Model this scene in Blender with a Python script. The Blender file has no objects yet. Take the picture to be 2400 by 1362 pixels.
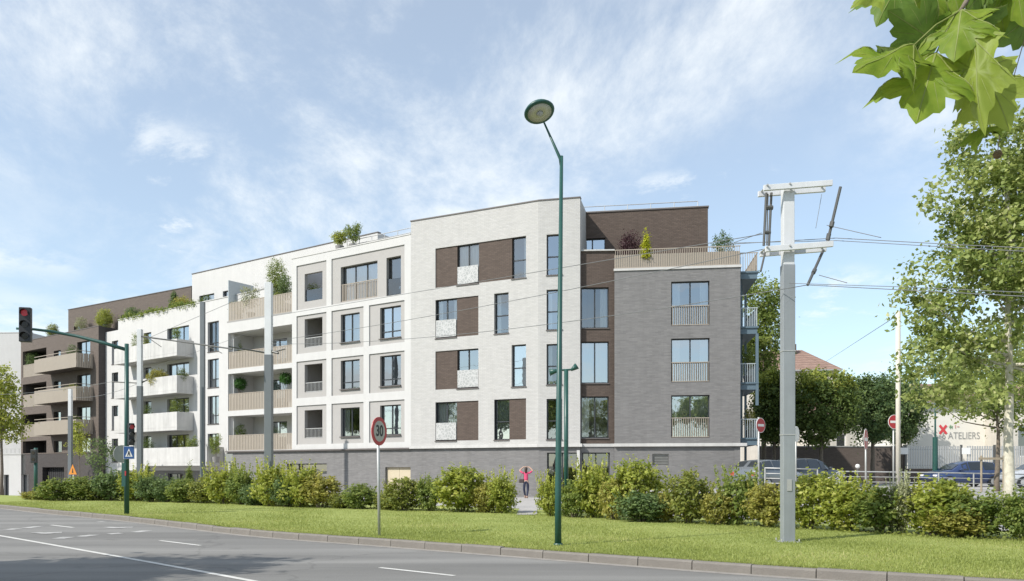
import bpy, bmesh, math, random
import numpy as np
from mathutils import Vector, Matrix
random.seed(7); RNG = np.random.default_rng(7)
SC = bpy.context.scene
COL = SC.collection
R = math.radians
# ------------------------------------------------------------------ camera
FPX, ZC, HOR = 1867.0, 1.7, 1100.0
cam_d = bpy.data.cameras.new('camera'); cam = bpy.data.objects.new('camera', cam_d); COL.objects.link(cam)
cam.location = (0, 0, ZC); cam.rotation_euler = (R(90), 0, 0)
cam_d.sensor_width = 36; cam_d.lens = FPX / 2400 * 36; cam_d.shift_y = (HOR - 681) / 2400
cam_d.clip_start = 0.1; cam_d.clip_end = 5000
SC.camera = cam
# ------------------------------------------------------------------ sun and sky
SUN = Vector((-0.74, -0.50, 0.80)).normalized()
el = math.asin(SUN.z); az = math.atan2(SUN.x, SUN.y)
sd = bpy.data.lights.new('sun', 'SUN'); sd.energy = 4.2; sd.angle = R(0.53); sd.color = (1.0, 0.955, 0.88)
so = bpy.data.objects.new('sun', sd); COL.objects.link(so); so.rotation_euler = SUN.to_track_quat('Z', 'Y').to_euler()
so.location = (-30, -20, 40)
W = bpy.data.worlds.new('World'); SC.world = W; W.use_nodes = True
nt = W.node_tree; nt.nodes.clear()
def N(t, ty, **kw):
    n = t.nodes.new(ty)
    for k, v in kw.items(): setattr(n, k, v)
    return n
out = N(nt, 'ShaderNodeOutputWorld'); bg = N(nt, 'ShaderNodeBackground')
sky = N(nt, 'ShaderNodeTexSky', sky_type='NISHITA', sun_disc=False, sun_elevation=el, sun_rotation=az, air_density=1.0, dust_density=0.6, ozone_density=1.6)
sc_ = N(nt, 'ShaderNodeMixRGB', blend_type='MULTIPLY'); sc_.inputs[0].default_value = 1
SKYS = 0.15
sc_.inputs[2].default_value = (0.90, 1.0, 1.0, 1)
nt.links.new(sky.outputs[0], sc_.inputs[1])
tc = N(nt, 'ShaderNodeTexCoord'); sep = N(nt, 'ShaderNodeSeparateXYZ'); nt.links.new(tc.outputs['Generated'], sep.inputs[0])
zz = N(nt, 'ShaderNodeMath', operation='MAXIMUM'); nt.links.new(sep.outputs[2], zz.inputs[0]); zz.inputs[1].default_value = 0.0
za = N(nt, 'ShaderNodeMath', operation='ADD'); nt.links.new(zz.outputs[0], za.inputs[0]); za.inputs[1].default_value = 0.22
dx = N(nt, 'ShaderNodeMath', operation='DIVIDE'); nt.links.new(sep.outputs[0], dx.inputs[0]); nt.links.new(za.outputs[0], dx.inputs[1])
dy = N(nt, 'ShaderNodeMath', operation='DIVIDE'); nt.links.new(sep.outputs[1], dy.inputs[0]); nt.links.new(za.outputs[0], dy.inputs[1])
cx = N(nt, 'ShaderNodeCombineXYZ'); nt.links.new(dx.outputs[0], cx.inputs[0]); nt.links.new(dy.outputs[0], cx.inputs[1]); cx.inputs[2].default_value = 0.0
def cloudlayer(loc, rot, scale, nscale, lo, hi, mlo, mhi, mscale, dist=.35):
    mp = N(nt, 'ShaderNodeMapping'); mp.inputs['Location'].default_value = loc; mp.inputs['Rotation'].default_value = (0, 0, R(rot)); mp.inputs['Scale'].default_value = scale
    nt.links.new(cx.outputs[0], mp.inputs[0])
    n1 = N(nt, 'ShaderNodeTexNoise'); n1.inputs['Scale'].default_value = nscale; n1.inputs['Detail'].default_value = 12; n1.inputs['Roughness'].default_value = 0.67; n1.inputs['Distortion'].default_value = dist
    nt.links.new(mp.outputs[0], n1.inputs['Vector'])
    n2 = N(nt, 'ShaderNodeTexNoise'); n2.inputs['Scale'].default_value = mscale; n2.inputs['Detail'].default_value = 2
    nt.links.new(mp.outputs[0], n2.inputs['Vector'])
    r1 = N(nt, 'ShaderNodeMapRange'); r1.inputs[1].default_value = lo; r1.inputs[2].default_value = hi; r1.interpolation_type = 'SMOOTHSTEP'; nt.links.new(n1.outputs[0], r1.inputs[0])
    r2 = N(nt, 'ShaderNodeMapRange'); r2.inputs[1].default_value = mlo; r2.inputs[2].default_value = mhi; r2.interpolation_type = 'SMOOTHSTEP'; nt.links.new(n2.outputs[0], r2.inputs[0])
    mm = N(nt, 'ShaderNodeMath', operation='MULTIPLY'); nt.links.new(r1.outputs[0], mm.inputs[0]); nt.links.new(r2.outputs[0], mm.inputs[1]); return mm
CL1 = cloudlayer((13.3, 6.6, 0.0), 40, (1.0, 0.7, 1), 1.5, .42, .68, .40, .56, .75)
CL2 = cloudlayer((8.1, 5.2, 4.0), 10, (1.0, 1.0, 1), 1.9, .50, .64, .47, .57, 1.0, .25)
mx0 = N(nt, 'ShaderNodeMath', operation='MAXIMUM'); nt.links.new(CL1.outputs[0], mx0.inputs[0]); nt.links.new(CL2.outputs[0], mx0.inputs[1])
mx = N(nt, 'ShaderNodeMath', operation='MULTIPLY_ADD'); nt.links.new(mx0.outputs[0], mx.inputs[0]); mx.inputs[1].default_value = 0.64; mx.inputs[2].default_value = 0.29
mixc = N(nt, 'ShaderNodeMixRGB'); nt.links.new(mx.outputs[0], mixc.inputs[0]); nt.links.new(sc_.outputs[0], mixc.inputs[1])
mixc.inputs[2].default_value = (5.6, 5.85, 5.95, 1)
nt.links.new(mixc.outputs[0], bg.inputs[0]); bg.inputs[1].default_value = SKYS
nt.links.new(bg.outputs[0], out.inputs[0])
vs = SC.view_settings; vs.view_transform = 'Standard'; vs.look = 'None'; vs.exposure = 0.35; vs.gamma = 1; vs.use_curve_mapping = False
SC.cycles.use_denoising = True
SC.cycles.max_bounces = 7; SC.cycles.transparent_max_bounces = 12; SC.cycles.diffuse_bounces = 3; SC.cycles.glossy_bounces = 3
SC.cycles.caustics_reflective = False; SC.cycles.caustics_refractive = False

# ------------------------------------------------------------------ helpers
def at(px, py, d): return Vector(((px - 1200) / FPX * d, d, ZC + (HOR - py) * d / FPX))
def pxx(px, d): return (px - 1200) / FPX * d
class MB:
    def __init__(s): s.v = []; s.f = []; s.m = []
    def quad(s, a, b, c, d, m=0):
        i = len(s.v); s.v += [tuple(a), tuple(b), tuple(c), tuple(d)]; s.f.append((i, i+1, i+2, i+3)); s.m.append(m)
    def poly(s, pts, m=0):
        i = len(s.v); s.v += [tuple(p) for p in pts]; s.f.append(tuple(range(i, i+len(pts)))); s.m.append(m)
    def box(s, x0, x1, y0, y1, z0, z1, m=0):
        i = len(s.v)
        s.v += [(x0,y0,z0),(x1,y0,z0),(x1,y1,z0),(x0,y1,z0),(x0,y0,z1),(x1,y0,z1),(x1,y1,z1),(x0,y1,z1)]
        for f in ((3,2,1,0),(4,5,6,7),(0,1,5,4),(1,2,6,5),(2,3,7,6),(3,0,4,7)):
            s.f.append(tuple(i+k for k in f)); s.m.append(m)
        return s
    def tube(s, pts, rs, n=8, m=0, cap=True):
        pts = [Vector(p) for p in pts]
        if not hasattr(rs, '__len__'): rs = [rs]*len(pts)
        base = len(s.v); up = None
        for k, p in enumerate(pts):
            t = (pts[min(k+1, len(pts)-1)] - pts[max(k-1, 0)]).normalized()
            if up is None:
                up = Vector((0,0,1)) if abs(t.z) < .9 else Vector((1,0,0))
            a = t.cross(up).normalized(); b = t.cross(a).normalized(); up = -b if False else b.cross(t)*0 + (a.cross(t))
            for j in range(n):
                th = 2*math.pi*j/n
                s.v.append(tuple(p + (a*math.cos(th) + b*math.sin(th))*rs[k]))
        for k in range(len(pts)-1):
            for j in range(n):
                s.f.append((base+k*n+j, base+k*n+(j+1)%n, base+(k+1)*n+(j+1)%n, base+(k+1)*n+j)); s.m.append(m)
        if cap:
            s.f.append(tuple(base+j for j in range(n))[::-1]); s.m.append(m)
            e = base+(len(pts)-1)*n; s.f.append(tuple(e+j for j in range(n))); s.m.append(m)
        return s
    def lathe(s, prof, n=20, m=0):
        base = len(s.v)
        for r, z in prof:
            for j in range(n):
                th = 2*math.pi*j/n; s.v.append((r*math.cos(th), r*math.sin(th), z))
        for k in range(len(prof)-1):
            for j in range(n):
                s.f.append((base+k*n+j, base+k*n+(j+1)%n, base+(k+1)*n+(j+1)%n, base+(k+1)*n+j)); s.m.append(m)
        s.f.append(tuple(base+j for j in range(n))[::-1]); s.m.append(m)
        e = base+(len(prof)-1)*n; s.f.append(tuple(e+j for j in range(n))); s.m.append(m)
        return s
    def mesh(s, name, mats, smooth=False):
        me = bpy.data.meshes.new(name); me.from_pydata(s.v, [], s.f)
        for m in (mats if isinstance(mats, (list, tuple)) else [mats]): me.materials.append(m)
        me.polygons.foreach_set('material_index', s.m)
        if smooth:
            me.polygons.foreach_set('use_smooth', [True]*len(s.f))
        me.update(); return me
    def build(s, name, mats, parent=None, loc=None, rz=None, smooth=False, bevel=0):
        o = bpy.data.objects.new(name, s.mesh(name, mats, smooth)); return place(o, parent, loc, rz, bevel)
def place(o, parent=None, loc=None, rz=None, bevel=0):
    COL.objects.link(o)
    if parent: o.parent = parent
    if loc is not None: o.location = loc
    if rz is not None: o.rotation_euler = (0, 0, rz)
    if bevel:
        b = o.modifiers.new('bevel', 'BEVEL'); b.width = bevel; b.segments = 2; b.limit_method = 'ANGLE'
    return o
def empty(name, loc=(0,0,0), rz=0):
    o = bpy.data.objects.new(name, None); COL.objects.link(o); o.location = loc; o.rotation_euler = (0,0,rz); o.empty_display_size = .2; return o
def tag(o, label, cat, group=None, kind=None):
    o['label'] = label; o['category'] = cat
    if group: o['group'] = group
    if kind: o['kind'] = kind
    return o
def structure(o): o['kind'] = 'structure'; return o
def copy_tree(o, parent=None):
    c = o.copy(); COL.objects.link(c); c.parent = parent
    for ch in list(o.children): copy_tree(ch, c)
    return c

# ------------------------------------------------------------------ materials
def mat(name, col, rough=.7, metal=0, noise=0, nscale=4, bump=0, bscale=60, spec=.5, stretch=None, emit=None):
    m = bpy.data.materials.new(name); m.use_nodes = True; t = m.node_tree; p = t.nodes['Principled BSDF']
    p.inputs['Roughness'].default_value = rough; p.inputs['Metallic'].default_value = metal
    p.inputs['Specular IOR Level'].default_value = spec
    p.inputs['Base Color'].default_value = (*col, 1)
    tcn = N(t, 'ShaderNodeTexCoord'); vec = tcn.outputs['Object']
    if stretch:
        mpn = N(t, 'ShaderNodeMapping'); mpn.inputs['Scale'].default_value = stretch; t.links.new(vec, mpn.inputs[0]); vec = mpn.outputs[0]
    if noise:
        n = N(t, 'ShaderNodeTexNoise'); n.inputs['Scale'].default_value = nscale; n.inputs['Detail'].default_value = 8; n.inputs['Roughness'].default_value = .65
        t.links.new(vec, n.inputs['Vector'])
        rmp = N(t, 'ShaderNodeMapRange'); rmp.inputs[1].default_value = .3; rmp.inputs[2].default_value = .7; rmp.inputs[3].default_value = 1-noise; rmp.inputs[4].default_value = 1+noise
        t.links.new(n.outputs[0], rmp.inputs[0])
        mul = N(t, 'ShaderNodeVectorMath', operation='SCALE'); mul.inputs[0].default_value = col; t.links.new(rmp.outputs[0], mul.inputs['Scale'])
        t.links.new(mul.outputs[0], p.inputs['Base Color'])
    if bump:
        nb = N(t, 'ShaderNodeTexNoise'); nb.inputs['Scale'].default_value = bscale; nb.inputs['Detail'].default_value = 4
        t.links.new(vec, nb.inputs['Vector'])
        b = N(t, 'ShaderNodeBump'); b.inputs['Strength'].default_value = bump; b.inputs['Distance'].default_value = .02
        t.links.new(nb.outputs[0], b.inputs['Height']); t.links.new(b.outputs[0], p.inputs['Normal'])
    if emit:
        p.inputs['Emission Color'].default_value = (*emit[0], 1); p.inputs['Emission Strength'].default_value = emit[1]
    return m
def brick(name, c1, c2, cm, bw=.24, bh=.075, mort=.010, var=.10, rough=.8):
    m = bpy.data.materials.new(name); m.use_nodes = True; t = m.node_tree; p = t.nodes['Principled BSDF']; p.inputs['Roughness'].default_value = rough
    p.inputs['Specular IOR Level'].default_value = .3
    tcn = N(t, 'ShaderNodeTexCoord'); sp = N(t, 'ShaderNodeSeparateXYZ'); t.links.new(tcn.outputs['Object'], sp.inputs[0])
    ad = N(t, 'ShaderNodeMath', operation='ADD'); t.links.new(sp.outputs[0], ad.inputs[0]); t.links.new(sp.outputs[1], ad.inputs[1])
    cb = N(t, 'ShaderNodeCombineXYZ'); t.links.new(ad.outputs[0], cb.inputs[0]); t.links.new(sp.outputs[2], cb.inputs[1])
    b = N(t, 'ShaderNodeTexBrick'); b.inputs['Color1'].default_value = (*c1,1); b.inputs['Color2'].default_value = (*c2,1); b.inputs['Mortar'].default_value = (*cm,1)
    b.inputs['Scale'].default_value = 1; b.inputs['Brick Width'].default_value = bw; b.inputs['Row Height'].default_value = bh; b.inputs['Mortar Size'].default_value = mort; b.inputs['Bias'].default_value = 0
    t.links.new(cb.outputs[0], b.inputs['Vector'])
    mpn = N(t, 'ShaderNodeMapping'); mpn.inputs['Scale'].default_value = (1.4, 9, 1); t.links.new(cb.outputs[0], mpn.inputs[0])
    n = N(t, 'ShaderNodeTexNoise'); n.inputs['Scale'].default_value = 1.0; n.inputs['Detail'].default_value = 6; n.inputs['Roughness'].default_value = .7; t.links.new(mpn.outputs[0], n.inputs['Vector'])
    rmp = N(t, 'ShaderNodeMapRange'); rmp.inputs[1].default_value = .3; rmp.inputs[2].default_value = .7; rmp.inputs[3].default_value = 1-var; rmp.inputs[4].default_value = 1+var; t.links.new(n.outputs[0], rmp.inputs[0])
    mul = N(t, 'ShaderNodeVectorMath', operation='SCALE'); t.links.new(b.outputs['Color'], mul.inputs[0]); t.links.new(rmp.outputs[0], mul.inputs['Scale'])
    t.links.new(mul.outputs[0], p.inputs['Base Color'])
    bp = N(t, 'ShaderNodeBump'); bp.inputs['Strength'].default_value = .5; bp.inputs['Distance'].default_value = .006; bp.invert = True
    t.links.new(b.outputs['Fac'], bp.inputs['Height']); t.links.new(bp.outputs[0], p.inputs['Normal'])
    return m
def glass(name, tint=(.75,.82,.85), refl=.46):
    m = bpy.data.materials.new(name); m.use_nodes = True; t = m.node_tree; t.nodes.clear()
    o = N(t, 'ShaderNodeOutputMaterial'); tr = N(t, 'ShaderNodeBsdfTransparent'); tr.inputs[0].default_value = (*tint, 1)
    g = N(t, 'ShaderNodeBsdfGlossy'); g.inputs['Roughness'].default_value = .012; g.inputs['Color'].default_value = (.92,.96,1,1)
    lw = N(t, 'ShaderNodeFresnel'); lw.inputs[0].default_value = 1.5
    a = N(t, 'ShaderNodeMath', operation='ADD', use_clamp=True); t.links.new(lw.outputs[0], a.inputs[0]); a.inputs[1].default_value = refl
    mxs = N(t, 'ShaderNodeMixShader'); t.links.new(a.outputs[0], mxs.inputs[0]); t.links.new(tr.outputs[0], mxs.inputs[1]); t.links.new(g.outputs[0], mxs.inputs[2])
    tcn = N(t, 'ShaderNodeTexCoord'); nb = N(t, 'ShaderNodeTexNoise'); nb.inputs['Scale'].default_value = 1.3; t.links.new(tcn.outputs['Object'], nb.inputs['Vector'])
    b = N(t, 'ShaderNodeBump'); b.inputs['Strength'].default_value = .06; b.inputs['Distance'].default_value = .05; t.links.new(nb.outputs[0], b.inputs['Height']); t.links.new(b.outputs[0], g.inputs['Normal'])
    t.links.new(mxs.outputs[0], o.inputs[0]); return m
def leafmat(name, dark, light, trans=.35, tip=None, rough=.55):
    m = bpy.data.materials.new(name); m.use_nodes = True; t = m.node_tree; t.nodes.clear()
    o = N(t, 'ShaderNodeOutputMaterial'); at_ = N(t, 'ShaderNodeAttribute', attribute_name='tone')
    cr = N(t, 'ShaderNodeValToRGB'); e = cr.color_ramp.elements; e[0].color = (*dark,1); e[1].color = (*light,1); e[0].position = .1; e[1].position = .8
    if tip: q = e.new(.97); q.color = (*tip,1)
    t.links.new(at_.outputs['Fac'], cr.inputs[0])
    p = N(t, 'ShaderNodeBsdfPrincipled'); p.inputs['Roughness'].default_value = rough; p.inputs['Specular IOR Level'].default_value = .35; t.links.new(cr.outputs[0], p.inputs['Base Color'])
    hs = N(t, 'ShaderNodeHueSaturation'); hs.inputs['Value'].default_value = 1.25; hs.inputs['Hue'].default_value = .485; t.links.new(cr.outputs[0], hs.inputs['Color'])
    tr = N(t, 'ShaderNodeBsdfTranslucent'); t.links.new(hs.outputs[0], tr.inputs[0])
    mxs = N(t, 'ShaderNodeMixShader'); mxs.inputs[0].default_value = trans; t.links.new(p.outputs[0], mxs.inputs[1]); t.links.new(tr.outputs[0], mxs.inputs[2])
    t.links.new(mxs.outputs[0], o.inputs[0]); return m
M = {}
M['white_brick'] = brick('white_brick', (.50,.488,.474), (.456,.446,.434), (.418,.409,.397), var=.07)
M['white_render'] = mat('white_render', (.525,.517,.508), .85, noise=.03, nscale=1.2, bump=.1, bscale=120)
M['grey_panel'] = mat('grey_panel', (.37,.355,.342), .85, noise=.03, nscale=2, bump=.1, bscale=120)
M['grey_brick'] = brick('grey_brick', (.212,.205,.203), (.172,.167,.167), (.186,.181,.179), bw=.30, var=.11)
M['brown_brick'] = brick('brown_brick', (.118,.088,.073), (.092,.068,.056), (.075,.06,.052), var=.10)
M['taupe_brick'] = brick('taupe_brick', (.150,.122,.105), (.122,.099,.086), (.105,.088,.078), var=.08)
M['dark_brick'] = brick('dark_brick', (.085,.075,.072), (.068,.06,.058), (.055,.05,.048), var=.10)  # also carries the shade of the brown block's return face
M['ledge'] = mat('ledge_concrete', (.52,.51,.495), .7, noise=.05, nscale=3)
M['concrete'] = mat('balcony_concrete', (.52,.51,.495), .8, noise=.10, nscale=1.1, bump=.15, bscale=40)
M['beige_metal'] = mat('beige_metal', (.36,.31,.255), .5, metal=.1, noise=.04, nscale=2)
M['anthracite'] = mat('anthracite_frame', (.028,.032,.037), .45)
M['coping'] = mat('coping_metal', (.12,.105,.10), .5)
M['blue_steel'] = mat('blue_grey_steel', (.10,.145,.18), .5, noise=.06, nscale=3)
M['pale_bar'] = mat('pale_grey_bars', (.42,.46,.48), .45, metal=.2)
M['soffit'] = mat('soffit', (.55,.54,.52), .85)
M['room'] = mat('room_plaster', (.42,.40,.37), .9)
M['curtain'] = mat('sheer_curtain', (.78,.77,.74), .9, noise=.10, nscale=9, stretch=(6,1,.3))
M['glass'] = glass('window_glass'); M['glass_b'] = glass('window_glass_clear', (.82,.86,.88), .20); M['glass_c'] = glass('window_glass_half', (.78,.84,.86), .33); M['glass_dark'] = glass('door_glass', (.30,.36,.38), .22)
M['glass_rail'] = glass('rail_glass', (.85,.9,.9), .12)
def lacemat():
    m = bpy.data.materials.new('lace_glass'); m.use_nodes = True; t = m.node_tree; p = t.nodes['Principled BSDF']; p.inputs['Roughness'].default_value = .3
    tcn = N(t, 'ShaderNodeTexCoord'); v = N(t, 'ShaderNodeTexVoronoi', feature='DISTANCE_TO_EDGE'); v.inputs['Scale'].default_value = 6; t.links.new(tcn.outputs['Object'], v.inputs['Vector'])
    c = N(t, 'ShaderNodeValToRGB'); c.color_ramp.elements[0].position = .06; c.color_ramp.elements[0].color = (.50,.495,.49,1); c.color_ramp.elements[1].position = .14; c.color_ramp.elements[1].color = (.36,.365,.36,1)
    t.links.new(v.outputs[0], c.inputs[0]); t.links.new(c.outputs[0], p.inputs['Base Color']); return m
M['lace'] = lacemat()
M['door_beige'] = mat('beige_door', (.50,.43,.31), .6, noise=.04)
M['dark_int'] = mat('dark_interior', (.03,.03,.032), .8)
M['roofing'] = mat('flat_roofing', (.30,.29,.28), .9)
M['green_metal'] = mat('dark_green_paint', (.018,.075,.062), .4, noise=.12, nscale=3)
M['mast_white'] = mat('mast_white_paint', (.60,.61,.62), .45, noise=.05, nscale=2)
M['mast_grey'] = mat('mast_grey_paint', (.25,.27,.285), .45, noise=.07, nscale=2)
M['mast_dark'] = mat('mast_dark_grey', (.145,.16,.17), .45, noise=.07, nscale=2)
M['shaded_face'] = mat('shaded_sign_face', (.40,.38,.36), .5, noise=.1, nscale=6)  # sign white greyed, the shade on the speed sign is in this colour
M['galv'] = mat('galvanised_steel', (.45,.45,.44), .5, metal=.4, noise=.1, nscale=6)
M['dark_metal'] = mat('dark_steel', (.10,.10,.095), .5, metal=.3)
M['wire'] = mat('overhead_wire', (.15,.155,.16), .5)
M['black'] = mat('black_plastic', (.02,.022,.025), .5)
M['red'] = mat('sign_red', (.42,.03,.035), .4); M['white'] = mat('sign_white', (.75,.74,.72), .45); M['sblue'] = mat('sign_blue', (.03,.09,.25), .4)
M['orange'] = mat('sign_orange', (.60,.22,.03), .5); M['signback'] = mat('sign_back', (.36,.36,.35), .5, metal=.2, noise=.08)
M['redlamp'] = mat('red_signal_lens', (.32,.03,.04), .3, emit=((1,.06,.09), .08)); M['darklens'] = mat('dark_lens', (.02,.015,.012), .15)
M['lampglass'] = mat('lamp_diffuser', (.46,.45,.36), .3)
M['bark'] = mat('bark', (.16,.13,.10), .9, noise=.3, nscale=8, bump=.6, bscale=25)
M['pale_bark'] = mat('pale_plane_bark', (.50,.47,.38), .85, noise=.25, nscale=5, bump=.3, bscale=18)
M['workshop_white'] = mat('workshop_white_paint', (.74,.71,.64), .85, noise=.05, nscale=1.5)
M['tile'] = brick('clay_roof_tile', (.31,.205,.165), (.245,.155,.12), (.15,.10,.08), bw=.26, bh=.32, mort=.03, var=.2)
M['stone'] = mat('pale_wall', (.60,.56,.49), .9, noise=.08, nscale=1.5)
M['wood'] = mat('stake_wood', (.30,.25,.18), .85, noise=.2, nscale=6, stretch=(8,8,1))
M['pot'] = mat('terracotta_pot', (.28,.22,.18), .8, noise=.1); M['potgrey'] = mat('grey_planter', (.24,.23,.22), .8)

def streaks(m, amt=.07):
    t = m.node_tree; p = t.nodes['Principled BSDF']; l = p.inputs['Base Color'].links; tcn = N(t,'ShaderNodeTexCoord'); mpn = N(t,'ShaderNodeMapping'); mpn.inputs['Scale'].default_value = (2.2,2.2,.16); t.links.new(tcn.outputs['Object'],mpn.inputs[0])
    n = N(t,'ShaderNodeTexNoise'); n.inputs['Scale'].default_value = 1; n.inputs['Detail'].default_value = 7; n.inputs['Roughness'].default_value = .7; t.links.new(mpn.outputs[0],n.inputs['Vector']); r = N(t,'ShaderNodeMapRange'); r.inputs[1].default_value = .42; r.inputs[2].default_value = .72; r.inputs[3].default_value = 1; r.inputs[4].default_value = 1-amt*2; t.links.new(n.outputs[0],r.inputs[0])
    sc2 = N(t,'ShaderNodeVectorMath',operation='SCALE'); t.links.new(l[0].from_socket,sc2.inputs[0]); t.links.new(r.outputs[0],sc2.inputs['Scale']); t.links.new(sc2.outputs[0],p.inputs['Base Color'])
for k_, a_ in (('white_render',.03),('white_brick',.035),('concrete',.12),('grey_brick',.05),('brown_brick',.04),('mast_grey',.10),('mast_white',.06),('ledge',.08),('stone',.08),('kerb',.10)):
    M.setdefault(k_, None)
    if M[k_]: streaks(M[k_], a_)
# ------------------------------------------------------------------ ground
def groundmat(name, c1, c2, sc1, rough=.9, fine=.10, fscale=90, bump=.3, stretch=None, c3=None):
    m = bpy.data.materials.new(name); m.use_nodes = True; t = m.node_tree; p = t.nodes['Principled BSDF']; p.inputs['Roughness'].default_value = rough; p.inputs['Specular IOR Level'].default_value = .25
    tcn = N(t, 'ShaderNodeTexCoord'); vec = tcn.outputs['Object']
    if stretch:
        mpn = N(t, 'ShaderNodeMapping'); mpn.inputs['Scale'].default_value = stretch[:3]; mpn.inputs['Rotation'].default_value = (0,0,R(stretch[3])); t.links.new(vec, mpn.inputs[0]); v2 = mpn.outputs[0]
    else: v2 = vec
    n = N(t, 'ShaderNodeTexNoise'); n.inputs['Scale'].default_value = sc1; n.inputs['Detail'].default_value = 7; n.inputs['Roughness'].default_value = .62; t.links.new(v2, n.inputs['Vector'])
    c = N(t, 'ShaderNodeValToRGB'); c.color_ramp.elements[0].position = .34; c.color_ramp.elements[0].color = (*c1,1); c.color_ramp.elements[1].position = .66; c.color_ramp.elements[1].color = (*c2,1)
    if c3: q = c.color_ramp.elements.new(.8); q.color = (*c3,1)
    t.links.new(n.outputs[0], c.inputs[0])
    f = N(t, 'ShaderNodeTexNoise'); f.inputs['Scale'].default_value = fscale; f.inputs['Detail'].default_value = 5; f.inputs['Roughness'].default_value = .8; t.links.new(vec, f.inputs['Vector'])
    rmp = N(t, 'ShaderNodeMapRange'); rmp.inputs[1].default_value = .25; rmp.inputs[2].default_value = .75; rmp.inputs[3].default_value = 1-fine; rmp.inputs[4].default_value = 1+fine; t.links.new(f.outputs[0], rmp.inputs[0])
    mul = N(t, 'ShaderNodeVectorMath', operation='SCALE'); t.links.new(c.outputs[0], mul.inputs[0]); t.links.new(rmp.outputs[0], mul.inputs['Scale']); t.links.new(mul.outputs[0], p.inputs['Base Color'])
    b = N(t, 'ShaderNodeBump'); b.inputs['Strength'].default_value = bump; b.inputs['Distance'].default_value = .02; t.links.new(f.outputs[0], b.inputs['Height']); t.links.new(b.outputs[0], p.inputs['Normal'])
    return m
M['asphalt'] = groundmat('asphalt', (.178,.174,.166), (.232,.226,.214), .32, fine=.20, fscale=38, stretch=(.35,2.2,1,-38), bump=.25)
def roadwear(m):
    t = m.node_tree; p = t.nodes['Principled BSDF']; src = p.inputs['Base Color'].links[0].from_socket
    tcn = N(t,'ShaderNodeTexCoord'); mpn = N(t,'ShaderNodeMapping'); mpn.inputs['Rotation'].default_value = (0,0,R(34)); mpn.inputs['Scale'].default_value = (.045,.75,1); t.links.new(tcn.outputs['Object'],mpn.inputs[0])
    n = N(t,'ShaderNodeTexNoise'); n.inputs['Scale'].default_value = 1; n.inputs['Detail'].default_value = 3; t.links.new(mpn.outputs[0],n.inputs['Vector'])
    r = N(t,'ShaderNodeMapRange'); r.inputs[1].default_value = .38; r.inputs[2].default_value = .62; r.inputs[3].default_value = .80; r.inputs[4].default_value = 1.08; t.links.new(n.outputs[0],r.inputs[0])
    v = N(t,'ShaderNodeTexVoronoi',feature='DISTANCE_TO_EDGE'); v.inputs['Scale'].default_value = .22; nz = N(t,'ShaderNodeTexNoise'); nz.inputs['Scale'].default_value = 1.2; nz.inputs['Detail'].default_value = 5; t.links.new(tcn.outputs['Object'],nz.inputs['Vector']); mxv = N(t,'ShaderNodeMixRGB'); mxv.inputs[0].default_value = .55; t.links.new(tcn.outputs['Object'],mxv.inputs[1]); t.links.new(nz.outputs['Color'],mxv.inputs[2]); t.links.new(mxv.outputs[0],v.inputs['Vector'])
    c = N(t,'ShaderNodeMapRange'); c.inputs[1].default_value = .0; c.inputs[2].default_value = .006; c.inputs[3].default_value = .82; c.inputs[4].default_value = 1; t.links.new(v.outputs[0],c.inputs[0])
    sp = N(t,'ShaderNodeTexNoise'); sp.inputs['Scale'].default_value = .9; sp.inputs['Detail'].default_value = 2; t.links.new(tcn.outputs['Object'],sp.inputs['Vector']); rs = N(t,'ShaderNodeMapRange'); rs.inputs[1].default_value = .68; rs.inputs[2].default_value = .74; rs.inputs[3].default_value = 1; rs.inputs[4].default_value = .82; t.links.new(sp.outputs[0],rs.inputs[0])
    m1 = N(t,'ShaderNodeMath',operation='MULTIPLY'); t.links.new(r.outputs[0],m1.inputs[0]); t.links.new(c.outputs[0],m1.inputs[1]); m2 = N(t,'ShaderNodeMath',operation='MULTIPLY'); t.links.new(m1.outputs[0],m2.inputs[0]); t.links.new(rs.outputs[0],m2.inputs[1])
    sc2 = N(t,'ShaderNodeVectorMath',operation='SCALE'); t.links.new(src,sc2.inputs[0]); t.links.new(m2.outputs[0],sc2.inputs['Scale']); t.links.new(sc2.outputs[0],p.inputs['Base Color'])
roadwear(M['asphalt'])
M['lawn'] = groundmat('lawn_grass', (.225,.27,.068), (.31,.345,.105), .55, fine=.22, fscale=26, bump=.8, stretch=(.6,1.8,1,-30), c3=(.34,.33,.15))
M['paving'] = groundmat('pavement', (.33,.32,.31), (.40,.385,.37), .5, fine=.08, fscale=30, bump=.2)
M['earth'] = groundmat('earth_ground', (.20,.19,.14), (.26,.25,.17), .05, fine=.1, fscale=3)
M['kerb'] = mat('kerb_stone', (.185,.168,.150), .85, noise=.14, nscale=2.5, bump=.4, bscale=40)
M['paint'] = groundmat('road_paint', (.50,.49,.46), (.60,.59,.56), 3, fine=.18, fscale=30, bump=.1)
M['wornpaint'] = groundmat('worn_road_paint', (.27,.265,.255), (.52,.51,.49), 5, fine=.2, fscale=30, bump=.1)
KB = [(-60,57),(-44,46.5),(-34,41.2),(-27,37.6),(-22.7,35.0),(-17.6,30.4),(-12.5,26.0),(-6.8,20.5),(-3.0,17.75),(0,15.6),(2.6,13.75),(4.6,12.45),(7.2,11.0),(12,8.7),(20,5.4),(34,0.5),(60,-7)]
HL = [(-60,62),(-44,51),(-34,45.6),(-27,42),(-24.5,40.6),(-19.3,40.0),(-13.9,37.0),(-8.8,33.2),(-5.9,31.6),(-2.4,29.5),(.44,27.6),(2.7,25.3),(5,23.2),(7.2,20.8),(9,18.8),(10.3,17.6),(12.5,16.2),(16,13.8),(22,10.6),(34,5.5),(60,-2)]
def interp(P, x): return float(np.interp(x, [p[0] for p in P], [p[1] for p in P]))
def sm(t): t = min(1, max(0, t)); return t*t*(3-2*t)
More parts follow.
